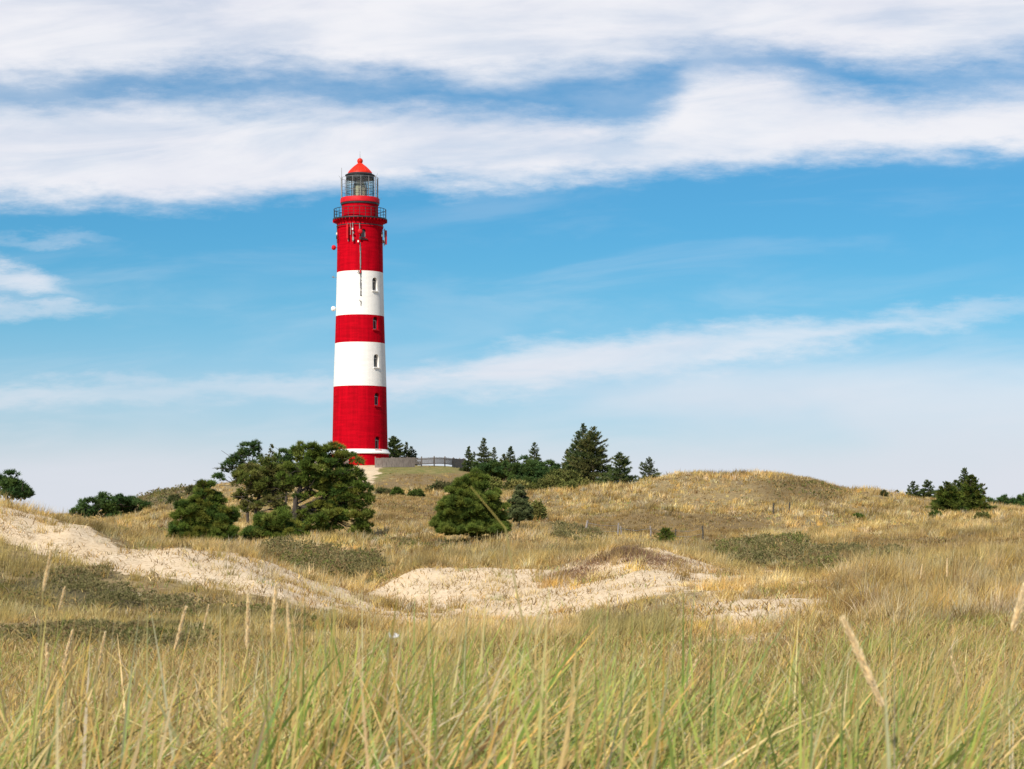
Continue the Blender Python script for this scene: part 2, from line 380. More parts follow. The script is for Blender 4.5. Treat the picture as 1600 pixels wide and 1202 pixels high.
class Acc:
    def __init__(s): s.V = []; s.Q = []; s.C = []; s.n = 0
    def add(s, V, Q, Cc): s.V.append(V); s.Q.append(Q + s.n); s.C.append(Cc); s.n += len(V)
    def build(s, name, mat, parent=None): return npmesh(name, np.concatenate(s.V), np.concatenate(s.Q), mat, parent, np.concatenate(s.C))
STRAW = np.array([[.60, .53, .40], [.60, .45, .20], [.66, .51, .25], [.52, .365, .145], [.70, .57, .33], [.47, .35, .17], [.62, .42, .14]]) * np.array([1.08, 1.04, .92])
GREENB = np.array([[.24, .275, .065], [.30, .33, .09], [.18, .235, .06], [.37, .36, .10], [.27, .31, .12]]) * 1.18 * np.array([.98, 1.06, .95])
BRN = np.array([[.30, .205, .10], [.36, .25, .13], [.24, .16, .08]]) * np.array([1.0, .95, .8])
def pick(P, n): return P[rng.integers(0, len(P), n)] * rng.uniform(.68, 1.28, (n, 1)) * rng.uniform(.94, 1.06, (n, 3))
def blend(n, pg, pb):
    r = rng.random(n); c = pick(STRAW, n); g = pick(GREENB, n); b = pick(BRN, n)
    return np.where((r < pg)[:, None], g, np.where((r < pg + pb)[:, None], b, c))
WIND = .25                                                           # the blades lean a little to the right

def near_grass():
    A = Acc()
    def field(d0, d1, dens, hlo, hhi, w, nseg, margin):
        # scattered in tussocks
        area = .26 * (d1 ** 2 - d0 ** 2) + (margin + 2.2) * 2 * (d1 - d0)
        nt = int(area * dens / 24)
        d = np.sqrt(rng.uniform(d0 ** 2, d1 ** 2, nt)); x = rng.uniform(-1, 1, nt) * (.262 * d + margin + 2.2)
        k = rng.integers(10, 38, nt); sp = rng.uniform(.05, .22, nt); hs = rng.uniform(.62, 1.16, nt)
        g = np.clip(.42 + (fbm(x * .8, d * .55, 31, 3) - .5) * 3.6 + np.interp(d, [4, 8, 12, 24, 36], [.20, .10, -.10, -.22, -.1]) + np.clip((x / d) * .5, -.1, .12), .04, .92)
        gap = rng.random(nt) < np.interp(fbm(x * .9, d * .6, 37, 3), [.34, .5], [.25, 1]); x, d, k, sp, hs, g = [q[gap] for q in (x, d, k, sp, hs, g)]; nt = len(x)
        rep = np.repeat(np.arange(nt), k); n = len(rep)
        a = rng.uniform(0, 2 * PI, n); r = np.abs(rng.normal(0, 1, n)) * sp[rep]
        X = x[rep] + np.cos(a) * r; D = d[rep] + np.sin(a) * r; Z = tz(X, D)
        px, py, sand, heath, brown, green = zones(X, D, Z)
        keep = (rng.random(n) > sand * .93) & (rng.random(n) > heath * .6) & (D > 1.6) & (rng.random(n) > np.interp(px, [980, 1180], [0, .55]) * (D < 14))
        X, D, Z, a, rep = X[keep], D[keep], Z[keep], a[keep], rep[keep]; n = len(X)
        # the crest at right is shorter, the hollow left behind it too
        hh = rng.uniform(hlo, hhi, n) * hs[rep] * rng.choice([1, .8, .55], n, p=[.6, .25, .15]) * np.interp(fbm(X*.22, D*.16, 77, 3), [.3, .7], [.72, 1.15]) * np.interp(CX + F * X / D, [-100, 260, 420, 880, 1060, 1700], [.76, .80, 1.06, 1.04, .86, .84]) * np.where(D > 14, np.interp(CX + F * X / D, [1220, 1380], [1, 2.0]), 1)
        hh = np.minimum(hh, np.maximum(.3, zp(rng.normal(935, 38, n), D) - Z))
        lean = np.abs(rng.normal(.50, .36, n)); az = np.where(rng.random(n) < .6, rng.normal(.05, .6, n), a)
        bent = rng.random(n) < .13; lean = np.where(bent, rng.uniform(.8, 1.3, n), lean)
        c = np.where((rng.random(n) < g[rep])[:, None], pick(GREENB, n), blend(n, .05, .14))
        tip = np.where((rng.random(n) < .5)[:, None], c * 1.05, pick(STRAW, n))
        A.add(*blades(np.stack([X, D, Z - .03], 1), hh, w * rng.choice([.42, .6, .9, 1.5], n, p=[.28, .28, .28, .16]) * rng.uniform(.85, 1.15, n), az, lean, c, tip, nseg, rng.uniform(-.9, .9, n)))
    field(2.2, 4.6, 700, .80, 1.14, .0135, 7, .5)
    field(4.6, 8.6, 760, .80, 1.14, .0135, 6, .6)
    field(8.6, 14, 380, .38, .70, .0095, 4, .8)
    field(14, 36, 190, .16, .40, .011, 3, 1.5)
    # short dead thatch between the tussocks
    n = 120000; d = np.sqrt(rng.uniform(2.5 ** 2, 38 ** 2, n)); x = rng.uniform(-1, 1, n) * (.27 * d + 2.6); z = tz(x, d); zn = zones(x, d, z); ok = rng.random(n) > zn[2] * .95; x, d, z = x[ok], d[ok], z[ok]; n = len(x)
    c = blend(n, .14, .38)
    A.add(*blades(np.stack([x, d, z - .02], 1), rng.uniform(.10, .34, n), rng.uniform(.004, .009, n) * np.interp(d, [8, 38], [1, 2]), rng.uniform(0, 2 * PI, n), rng.uniform(.4, 1.4, n), c, c, 2, rng.uniform(-1.2, 1.2, n)))
    # a few long blades close to the lens
    n = 34; d = rng.uniform(2.4, 4.6, n); x = rng.uniform(-1, 1, n) * .27 * d; z = tz(x, d)
    c = np.where((rng.random(n) < .85)[:, None], pick(GREENB, n) * .8, pick(STRAW, n))
    A.add(*blades(np.stack([x, d, z], 1), np.minimum(rng.uniform(.95, 1.25, n), zp(rng.normal(925, 25, n), d) - z), rng.uniform(.005, .010, n), rng.normal(.2, 1.3, n), rng.uniform(.2, .75, n), c, c, 8, rng.uniform(-.7, .7, n)))
    o = A.build('tall_grass', GRASS); tag(o, 'tall straw and green marram grass filling the foreground', 'grass', kind='stuff')
near_grass()

def far_grass():
    for name, lab, bands in (('dune_grass', 'tufts of pale dry marram grass on the dunes in the middle distance', [(35, 52, 9, 30, .012, .22, .46, 3), (52, 62, 8, 30, .014, .36, .66, 3), (62, 95, 5.0, 26, .019, .40, .74, 2)]),
                        ('hill_grass', 'dry grass tussocks covering the far hills below the lighthouse', [(95, 150, 2.7, 20, .03, .42, .75, 2), (150, 215, 1.7, 15, .045, .4, .72, 2), (215, 320, 1.0, 10, .055, .3, .55, 2)])):
        A = Acc()
        for d0, d1, dens, kb, w, hlo, hhi, nseg in bands:
            nt = int(.28 * (d1 ** 2 - d0 ** 2) * dens * 1.25)
            d = np.sqrt(rng.uniform(d0 ** 2, d1 ** 2, nt)); x = rng.uniform(-1, 1, nt) * (.27 * d + 2.6); z = tz(x, d)
            px, py, sand, heath, brown, green = zones(x, d, z)
            clump = fbm(x / 3.2, d / 4.5, 41, 4)
            tone = fbm(x / 9.0, d / 14.0, 43, 4)
            p = np.interp(clump, [.34, .58], [.16, 1.0]) * (1 - .86 * sand) * (1 - .34 * heath) * (1 - .1 * brown) * (1 - .7 * green)
            # kept off the trodden sand path and the yard round the tower
            p *= np.where((x - TX) ** 2 + (d - TD) ** 2 < 14.5 ** 2, .0, 1)
            ok = rng.random(nt) < p
            x, d, clump, tone, sand, brown, green, heath = [q[ok] for q in (x, d, clump, tone, sand, brown, green, heath)]; nt = len(x)
            k = rng.integers(int(kb * .6), int(kb * 1.4), nt); rep = np.repeat(np.arange(nt), k); n = len(rep)
            rad = rng.uniform(.08, .26, nt) * (1 + .5 * (d0 > 90))
            a = rng.uniform(0, 2 * PI, n); r = np.abs(rng.normal(0, 1, n)) * rad[rep]
            X = x[rep] + np.cos(a) * r; D = d[rep] + np.sin(a) * r; Z = tz(X, D)
            ht = rng.uniform(hlo, hhi, nt) * np.interp(clump, [.33, .65], [.5, 1.22]) * (1 - .35 * sand) * (1 - .5 * brown) * (1 - .5 * green)
            qx = CX + F * x / d; tall = (d < 50) & (qx > 905) & (qx < 1060)
            ht = ht * np.where(d < 62, np.interp(qx, [1230, 1380], [1, 1.5]), 1) * np.where(tall, 1.35, 1)
            h = ht[rep] * rng.uniform(.55, 1.1, n)
            lean = np.abs(rng.normal(.4, .25, n)); az = np.where(rng.random(n) < .45, rng.normal(.1, .7, n), a)
            tc = blend(nt, 0, .16)
            gcol = np.array([.30, .265, .10])
            gm = np.clip((tone - .47) * 3.0, 0, .5) * (.75 if d0 < 95 else .45)
            gm = np.where((px[ok] < 420) & (d < 54), gm * 1.5, gm)
            gm = np.where(tall, .75, gm)
            tc = tc * (1 - gm[:, None]) + gcol * gm[:, None]
            tc = tc * (1 - .65 * brown[:, None]) + np.array([.30, .195, .08]) * .65 * brown[:, None]
            tc = tc * (1 - .6 * green[:, None]) + np.array([.27, .26, .08]) * .6 * green[:, None]
            tc = tc * np.interp(fbm(x / 2.6, d / 4.2, 49, 4), [.33, .62], [.62, 1.12])[:, None]      # dead and fresh tussocks
            c = tc[rep] * rng.uniform(.8, 1.2, (n, 1))
            A.add(*blades(np.stack([X, D, Z - .04], 1), h, w * rng.uniform(.6, 1.3, n), az, lean, c, c * 1.06, nseg, rng.uniform(-1.0, 1.0, n)))
        # short growth under and between the tussocks
        for d0, d1, dens, w in ([(35, 95, 11, .022)] if name == 'dune_grass' else [(95, 215, 5.0, .055)]):
            n = int(.28 * (d1 ** 2 - d0 ** 2) * dens); d = np.sqrt(rng.uniform(d0 ** 2, d1 ** 2, n)); x = rng.uniform(-1, 1, n) * (.27 * d + 2.6); z = tz(x, d)
            px, py, sand, heath, brown, green = zones(x, d, z)
            ok = (rng.random(n) < (1 - .9 * sand)) & (rng.random(n) < np.interp(fbm(x / 1.6, d / 2.2, 47, 3), [.3, .6], [.25, 1])); x, d, z, brown = x[ok], d[ok], z[ok], brown[ok]
            k = 5; n = len(x) * k; rep = np.repeat(np.arange(len(x)), k)
            c = blend(len(x), .06, .34); c = c * (1 - .45 * brown[:, None]) + np.array([.25, .165, .07]) * .45 * brown[:, None] * rng.uniform(.7, 1.3, (len(x), 1))
            c = c[rep] * rng.uniform(.8, 1.2, (n, 1))
            A.add(*blades(np.stack([x[rep] + rng.normal(0, .16, n), d[rep] + rng.normal(0, .16, n), z[rep] - .05], 1), rng.uniform(.14, .36, n), w * rng.uniform(.6, 1.3, n), rng.uniform(0, 2 * PI, n), rng.uniform(.3, 1.3, n), c, c, 2, rng.uniform(-1.1, 1.1, n)))
        o = A.build(name, GRASS); tag(o, lab, 'grass', kind='stuff')
far_grass()

def litter():
    """dead stalks and roots strewn over the bare sand"""
    A = Acc(); n = 90000
    d = np.sqrt(rng.uniform(30 ** 2, 78 ** 2, n)); x = rng.uniform(-.28, .28, n) * d; z = tz(x, d)
    px, py, sand, heath, brown, green = zones(x, d, z)
    cl = fbm(x * .8, d * .5, 61, 4)
    ok = (sand > .5) & (rng.random(n) < np.interp(cl, [.40, .62], [.12, 1.0]))
    x, d, z, cl = x[ok], d[ok], z[ok], cl[ok]; n = len(x)
    zs = z + ((fbm(x * 1.9, d * 1.1, 71, 4) - .5) * .10 + (fbm(x * .5, d * .3, 72, 3) - .5) * .36)
    c = np.where((rng.random(n) < .6)[:, None], pick(BRN, n), pick(STRAW, n))
    A.add(*blades(np.stack([x, d, zs - .01], 1), rng.uniform(.05, .26, n), rng.uniform(.012, .03, n), rng.uniform(0, 2 * PI, n), rng.uniform(.5, 1.8, n), c, c, 2, rng.uniform(0, PI, n)))
    # root mats hanging over the lip of the blowout
    cpx = np.concatenate([rng.normal(972, 26, 46), rng.normal(900, 14, 16), rng.normal(1040, 30, 10)]); cpy = np.where(cpx < 925, 890, 858 + np.abs(cpx - 985) * .2) + np.abs(rng.normal(0, 9, 72))
    dd = np.array([hit(a, b, 54, 74) for a, b in zip(cpx, cpy)]); n = 5200; rep = rng.integers(0, 72, n); sz = rng.uniform(.08, .34, 72)
    x = xp(cpx[rep], dd[rep]) + rng.normal(0, 1, n) * sz[rep] * 1.3; d = dd[rep] + rng.normal(0, 1, n) * sz[rep]; z = tz(x, d)
    c = pick(np.array([[.26, .16, .105], [.33, .22, .14], [.38, .26, .16]]), n)
    A.add(*blades(np.stack([x, d, z], 1), rng.uniform(.06, .24, n), rng.uniform(.012, .026, n), rng.uniform(0, 2 * PI, n), rng.uniform(.5, 1.6, n), c, c, 2, rng.uniform(0, PI, n)))
    # small dry tufts holding out on the sand
    nt = 900; d = np.sqrt(rng.uniform(34 ** 2, 76 ** 2, nt)); x = rng.uniform(-.27, .27, nt) * d; z = tz(x, d); sand = zones(x, d, z)[2]
    ok = (sand > .5) & (fbm(x * .35, d * .3, 63, 3) > .44); x, d, z = x[ok], d[ok], z[ok]; rep = np.repeat(np.arange(len(x)), 34); n = len(rep)
    c = blend(len(x), .1, .3)[rep] * rng.uniform(.75, 1.2, (n, 1)); sz = rng.uniform(.08, .3, len(x))
    X = x[rep] + rng.normal(0, 1, n) * sz[rep]; D = d[rep] + rng.normal(0, 1, n) * sz[rep]
    A.add(*blades(np.stack([X, D, tz(X, D) - .04], 1), rng.uniform(.12, .42, n), rng.uniform(.008, .016, n), rng.uniform(0, 2 * PI, n), rng.uniform(.2, .9, n), c, c, 2, rng.uniform(0, PI, n)))
    o = A.build('dry_litter', GRASS); tag(o, 'dead stalks and roots strewn over the bare sand', 'litter', kind='stuff')
litter()

# ------------------------------------------------------------------ foliage
def unit(v): return v / np.maximum(np.linalg.norm(v, axis=-1, keepdims=True), 1e-9)
def tufts(P, N, col, K, L, W, spread=(.25, 1.0)):
    """brushes of K needle triangles fanning round direction N at each point P"""
    T = len(P)
    th = rng.uniform(spread[0], spread[1], (T, K, 1)); ph = rng.uniform(0, 2 * PI, (T, K, 1))
    a = unit(np.cross(N, rng.normal(size=(T, 3)))); b = np.cross(N, a)
    dirv = N[:, None] * np.cos(th) + (a[:, None] * np.cos(ph) + b[:, None] * np.sin(ph)) * np.sin(th)
    l = L * rng.uniform(.6, 1.25, (T, K, 1)) if np.isscalar(L) else L[:, None, None] * rng.uniform(.6, 1.25, (T, K, 1))
    side = unit(np.cross(dirv, rng.normal(size=(T, K, 3)))) * W * .5
    base = P[:, None] + dirv * l * .12
    V = np.stack([base - side, base + side, P[:, None] + dirv * l], 2).reshape(-1, 3)
    c = col[:, None, :] * rng.uniform(.8, 1.2, (T, K, 1)); Cc = np.repeat(c, 3, 1).reshape(-1, 3)
    return V, np.arange(len(V)).reshape(-1, 3), Cc
PINE_G = np.array([[.055, .085, .018], [.075, .105, .022], [.04, .07, .018], [.095, .12, .03], [.085, .095, .02]]) * np.array([1.95, 1.8, 1.6])
PINE_D = np.array([[.03, .055, .018], [.042, .068, .022], [.05, .075, .02]]) * 1.50 * 1.30
PINE_O = np.array([[.12, .12, .03], [.15, .135, .038], [.09, .10, .026], [.17, .14, .05]]) * 1.35 * np.array([.88, 1.02, .95])
SPR_G = np.array([[.045, .065, .022], [.06, .08, .028], [.035, .052, .02], [.075, .085, .03]]) * 1.50 * 1.30
SPR_B = np.array([[.085, .11, .06], [.11, .135, .075], [.065, .085, .045]]) * np.array([1.45, 1.35, 1.05])
SPR_O = np.array([[.085, .09, .03], [.07, .08, .028], [.105, .10, .035], [.055, .07, .024]]) * 1.45 * 1.20
SHRUB = np.array([[.10, .105, .03], [.075, .085, .025], [.12, .11, .035], [.065, .07, .022]]) * 1.50 * 1.25
SHRUB_Y = np.array([[.16, .17, .03], [.13, .145, .03], [.18, .17, .045]])
SHRUB_D = np.array([[.045, .055, .02], [.06, .065, .025], [.075, .07, .03]]) * 1.60
SHRUB_GR = np.array([[.055, .09, .018], [.075, .11, .022], [.09, .12, .03]]) * 1.30

def pine(name, label, px, d, lobes, pal, group=None, fork=None, dens=1.0, cvar=(.74, 1.28), clump=.34, nl=.25, cat='tree', trunk_r=.14, needle_w=.035, openness=0.0):
    """lobes: (px, py, half width, half height) of the masses of the crown, read at distance d"""
    s = d / F; x0 = xp(px, d); z0 = gz(x0, d)
    root = empty(name, (x0, d, z0 - .05), label, cat, group)
    Ps, Ns, Cs, centres = [], [], [], []
    for (lx, ly, rx, ry) in lobes:
        c = np.array([xp(lx, d) - x0, rng.normal(0, rx * s * .25), zp(ly, d) - z0]); R = np.array([rx * s, rx * s * .85, ry * s])
        area = 4 * PI * ((R[0] * R[1]) ** 1.6 / 3 + 2 * (R[0] * R[2]) ** 1.6 / 3) ** (1 / 1.6)
        nc = max(4, int(area / (clump ** 2 * 2.6) * dens))
        u = unit(rng.normal(size=(nc, 3))); q = c + u * R * (rng.uniform(.4, 1.22, (nc, 1)) ** .7)
        centres.append(c)
        for k in range(nc):
            r = clump * rng.uniform(.5, 1.1); m = int(26 * (r / clump) ** 2) + 6
            v = unit(rng.normal(size=(m, 3)) + np.array([0, 0, .5]) + u[k] * .6)
            P = q[k] + v * r * rng.uniform(.3, 1, (m, 1)) * np.array([1.15, 1.15, .75])
            cc = pal[rng.integers(0, len(pal))] * rng.uniform(*cvar)
            Ps.append(P); Ns.append(unit(v * .7 + np.array([0, 0, .85]))); Cs.append(np.tile(cc, (m, 1)) * rng.uniform(.82, 1.2, (m, 1)))
    P, N, Cc = map(np.concatenate, (Ps, Ns, Cs))
    ok = P[:, 2] > .05; P, N, Cc = P[ok], N[ok], Cc[ok]
    V, Q, K = tufts(P, N, Cc, 15, nl, needle_w)
    npmesh('crown', V, Q, NEEDLE, root, K)
    bm = bmesh.new()
    cs = np.array(centres); top = cs[np.argmax(cs[:, 2])]
    fk = np.array([xp(fork[0], d) - x0, 0, zp(fork[1], d) - z0]) if fork else np.array([top[0] * .3, 0, max(.3, cs[:, 2].min() * .6)])
    tk = [np.array([0, 0, -.25]), fk * .5 + np.array([rng.normal(0, .06), 0, 0]), fk, fk + (top - fk) * .5 + np.array([rng.normal(0, .12), 0, .05]), top]
    add_tube(bm, [tuple(q) for q in tk], [trunk_r * 1.25, trunk_r, trunk_r * .8, trunk_r * .5, trunk_r * .1], 8)
    for c in cs:
        st = max(fk[2] * .75, min(c[2] - .45 * np.linalg.norm(c[:2]), top[2] * .8)); zs = [q[2] for q in tk]
        b0 = np.array([np.interp(st, zs, [q[a] for q in tk]) for a in range(3)])
        mid = b0 + (c - b0) * .5 + np.array([0, 0, .06 * np.linalg.norm(c - b0)]) + rng.normal(size=3) * .08
        add_tube(bm, [tuple(b0), tuple(mid), tuple(c)], [trunk_r * .36, trunk_r * .24, trunk_r * .07], 6)
        for j in range(5):
            e = c + rng.normal(size=3) * np.array([.7, .7, .4]) * clump * 2
            add_tube(bm, [tuple(mid), tuple((mid + e) / 2 + rng.normal(size=3) * .1), tuple(e)], [trunk_r * .25, trunk_r * .18, .012], 5)
    bmobj('trunk', bm, BARK, root, True)
    return root

def spruce(name, label, px, top_py, d, hw_px, pal, group=None, sparse=1.0, lean=0.0, droop=.25, base_cut=.04, cat='tree', whorl=None, min_w=.05):
    s = d / F; x0 = xp(px, d); z0 = gz(x0, d); H = zp(top_py, d) - z0; R = hw_px * s
    root = empty(name, (x0, d, z0 - .05), label, cat, group)
    A = Acc(); bm = bmesh.new()
    def axis(z): return np.array([lean * (z / H) ** 2 * H, 0, z])
    add_tube(bm, [tuple(axis(0) - np.array([0, 0, .2])), tuple(axis(H * .5)), tuple(axis(H))], [.028 * H + .02, .016 * H + .01, .006], 7)
    dz = whorl or max(.13, H / 30.0); z = H * base_cut
    scale = s * 2.2                                                  # foliage sprays are sized for the tree's distance
    Ps, Ns, Cs, Ls = [], [], [], []
    while z < H * .985:
        f = z / H; nb = max(3, int(rng.integers(6, 10) * sparse))
        for b in range(nb):
            a = rng.uniform(0, 2 * PI); Lb = (R * (1 - f) ** .82 * rng.uniform(.6, 1.18) + .07) * (1 if rng.random() > .07 else 1.25)
            up = np.interp(f, [0, .5, 1], [-droop, .05, .75]) + rng.normal(0, .12)
            dv = unit(np.array([math.cos(a), math.sin(a), up]))
            p0 = axis(z + rng.uniform(-.5, .5) * dz)
            end = p0 + dv * Lb + np.array([0, 0, .14 * Lb])
            if Lb > .35: add_tube(bm, [tuple(p0), tuple(end)], [.008 + .02 * Lb * .3, .005], 4)
            m = int(max(4, Lb / (.13 if H > 4 else .09)) * 1.6)
            t = rng.uniform(.12, 1, m) ** .7
            side = np.cross(dv, [0, 0, 1]); wdt = .26 * Lb * (1 - t * .75) + .03
            P = p0 + dv * Lb * t[:, None] + np.array([0, 0, .14 * Lb]) * (t[:, None] ** 2) + side * rng.uniform(-1, 1, (m, 1)) * wdt[:, None] + rng.normal(0, .03, (m, 3))
            N = unit(dv + side * rng.uniform(-.9, .9, (m, 1)) + np.array([0, 0, .15]) + rng.normal(0, .2, (m, 3)))
            cc = pal[rng.integers(0, len(pal))] * rng.uniform(.8, 1.2)
            Ps.append(P); Ns.append(N); Cs.append(np.tile(cc, (m, 1))); Ls.append(np.full(m, np.clip(Lb * .3, .10, .32)))
        z += dz * rng.uniform(.75, 1.25)
    for k in range(6):                                               # the leader
        P = axis(H * (.94 + .01 * k))[None]; Ps.append(P); Ns.append(np.array([[0, 0, 1.0]])); Cs.append(pal[:1]); Ls.append(np.array([.05 * H * .35 + .08]))
    P, N, Cc, L = map(np.concatenate, (Ps, Ns, Cs, Ls))
    V, Q, K = tufts(P, N, Cc, 9, L, max(min_w, .7 * s), (.1, .8))
    npmesh('crown', V, Q, NEEDLE, root, K); bmobj('trunk', bm, BARK, root, True)
    return root

def shrub(name, label, px, base_py, d0, d1, hw_px, h_px, pal, group=None, leaf=.11, dens=1.0, cat='shrub', d=None):
    d = d or hit(px, base_py, d0, d1); s = d / F; x0 = xp(px, d); z0 = gz(x0, d); R = hw_px * s; H = h_px * s
    root = empty(name, (x0, d, z0 - .05), label, cat, group)
    nl = 9; Ps, Ns, Cs = [], [], []
    bm = bmesh.new()
    for k in range(nl):
        a = rng.uniform(0, 2 * PI); r = math.sqrt(rng.random()) * R * .62
        h = H * (1 - .55 * (r / R) ** 2) * rng.uniform(.8, 1.08)
        c = np.array([math.cos(a) * r, math.sin(a) * r * .8, 0]); rr = R * rng.uniform(.38, .56)
        m = int(max(60, 260 * dens * (rr * h / .5) / (leaf / .1) ** 2)); m = min(m, 1500)
        v = unit(rng.normal(size=(m, 3))); v[:, 2] = np.abs(v[:, 2])
        P = c + v * np.array([rr, rr, h]) * (rng.uniform(.3, 1, (m, 1)) ** .5) + rng.normal(0, leaf * .5, (m, 3))
        cc = pal[rng.integers(0, len(pal))] * rng.uniform(.85, 1.15)
        Ps.append(P); Ns.append(unit(v + np.array([0, 0, .5]) + rng.normal(0, .3, (m, 3)))); Cs.append(np.tile(cc, (m, 1)) * rng.uniform(.75, 1.25, (m, 1)))
        for j in range(3):
            e = c + unit(rng.normal(size=3) + np.array([0, 0, 1.2])) * np.array([rr, rr, h]) * .85; e[2] = abs(e[2])
            add_tube(bm, [(0, 0, -.1), tuple(e * .5 + np.array([0, 0, .1 * h])), tuple(e)], [.03, .02, .008], 5)
    P, N, Cc = map(np.concatenate, (Ps, Ns, Cs)); ok = P[:, 2] > 0
    V, Q, K = tufts(P[ok], N[ok], Cc[ok], 6, leaf * 1.4, leaf * .55, (.3, 1.2))
    npmesh('foliage', V, Q, LEAF, root, K); bmobj('stem', bm, BARK, root, True)
    return root

# -- pines in front of the lighthouse hill
DA, DB = 112.0, 119.0
pine('pine_tree', 'small bushy pine left of the large pine thicket, with a pointed top', 322, DA,
     [(322, 756, 7, 8), (321, 765, 12, 10), (318, 783, 28, 16), (310, 803, 36, 18), (345, 806, 24, 16), (300, 826, 32, 16), (340, 828, 32, 16), (318, 842, 46, 9)], PINE_G, trunk_r=.10, clump=.24)
pine('pine_tree', 'largest pine of the thicket, broad dark green crown beside the lighthouse base', 455, DB,
     [(486, 706, 26, 11), (518, 712, 26, 13), (500, 730, 36, 17), (542, 730, 20, 18), (470, 733, 18, 12), (528, 754, 34, 15), (556, 760, 18, 12), (495, 752, 22, 11), (570, 781, 12, 9), (545, 782, 25, 11), (505, 786, 16, 20), (545, 806, 30, 11), (515, 812, 30, 13), (560, 826, 18, 8), (490, 828, 24, 11), (478, 770, 16, 12), (482, 800, 15, 11), (520, 795, 24, 12), (536, 770, 26, 12), (455, 745, 14, 12), (474, 818, 18, 10), (448, 808, 12, 10)],
     PINE_G, fork=(462, 778), trunk_r=.19, clump=.36)
pine('pine_tree', 'thin yellowish pine with bare lower limbs left of the largest pine', 398, DB + 4,
     [(402, 738, 24, 12), (385, 750, 20, 10), (424, 726, 18, 10), (372, 742, 10, 6), (436, 742, 18, 10), (415, 757, 22, 8), (445, 758, 14, 7), (390, 768, 12, 6), (428, 776, 14, 6), (376, 778, 12, 8), (392, 792, 15, 8), (436, 793, 14, 8), (412, 745, 20, 12)], PINE_O, fork=(400, 785), dens=1.15, trunk_r=.12, nl=.2)
pine('pine_bush', 'low dark pine scrub under the bare limbs of the thin pine', 430, DB - 3,
     [(412, 812, 16, 7), (438, 812, 18, 8), (398, 836, 24, 9), (430, 838, 24, 9), (460, 838, 22, 9), (420, 824, 24, 8), (455, 824, 18, 8)], PINE_G, trunk_r=.07, cat='bush', clump=.3)
pine('pine_tree', 'flat topped pine standing behind the thicket on its left', 388, 150.0,
     [(388, 702, 17, 11), (366, 711, 13, 9), (398, 716, 10, 12), (353, 727, 14, 7), (376, 724, 16, 7), (345, 747, 8, 3)], PINE_D, fork=(386, 750), trunk_r=.10, clump=.40, dens=.8)
spruce('spruce_tree', 'thin spruce tip showing above the pine thicket', 425, 694, 176.0, 22, SPR_O, sparse=.8)
spruce('spruce_tree', 'tiny grey spruce tip right of the thin one above the thicket', 437, 701, 186.0, 16, SPR_B, sparse=.7)
pine('pine_tree', 'dark rounded pine top just left of the largest pine crown', 447, 140.0, [(447, 712, 11, 9), (440, 722, 14, 9), (455, 724, 12, 9), (446, 745, 18, 12)], PINE_D, trunk_r=.1, clump=.38)
pine('pine_tree', 'round young pine standing alone in the grass right of the lighthouse', 737, 108.0,
     [(743, 741, 5, 5), (747, 747, 12, 9), (738, 757, 20, 11), (722, 770, 20, 12), (755, 770, 20, 13), (738, 785, 40, 16), (712, 795, 22, 14), (765, 797, 24, 15), (738, 808, 46, 16), (706, 820, 26, 12), (770, 819, 22, 12), (738, 825, 50, 9)], (PINE_G * .6 + PINE_G.mean(0) * .52), trunk_r=.10, clump=.19, nl=.25, dens=.7, cvar=(.82, 1.15))
# -- left edge
pine('pine_tree', 'dark pine behind the sandy dune at the left edge', 14, 74.0, [(18, 750, 12, 9), (4, 762, 16, 11), (30, 760, 9, 8), (38, 769, 5, 4), (-18, 758, 18, 12), (16, 770, 20, 8)], PINE_D, trunk_r=.09, clump=.26, nl=.17)
pine('pine_tree', 'wide dark pine behind the left ridge, brownish trunks under its crown', 165, 209.0, [(150, 788, 18, 9), (172, 783, 20, 8), (138, 798, 16, 8), (122, 800, 9, 4), (190, 787, 14, 8), (160, 806, 22, 9)], PINE_D, trunk_r=.18, clump=.62, nl=.36, needle_w=.07)
pine('pine_tree', 'dark pine on the left ridge, right half of the pair', 208, 211.0, [(205, 790, 16, 9), (196, 797, 18, 10), (218, 793, 11, 8), (228, 798, 6, 5)], PINE_D, trunk_r=.15, clump=.6, nl=.36, needle_w=.07)
shrub('shrub', 'small bright green bush in the hollow below the left ridge', 190, 838, 85, 180, 13, 15, SHRUB_GR, leaf=.13)
shrub('shrub', 'dull dark bush on the left hillside beside the small pointed pine', 272, 799, 190, 240, 14, 17, SHRUB_D, leaf=.2, group='dark bushes on the left hill')
shrub('shrub', 'dark bush at the crest of the left hill, against the sky', 300, 772, 205, 250, 14, 13, SHRUB_D, leaf=.2, group='dark bushes on the left hill')
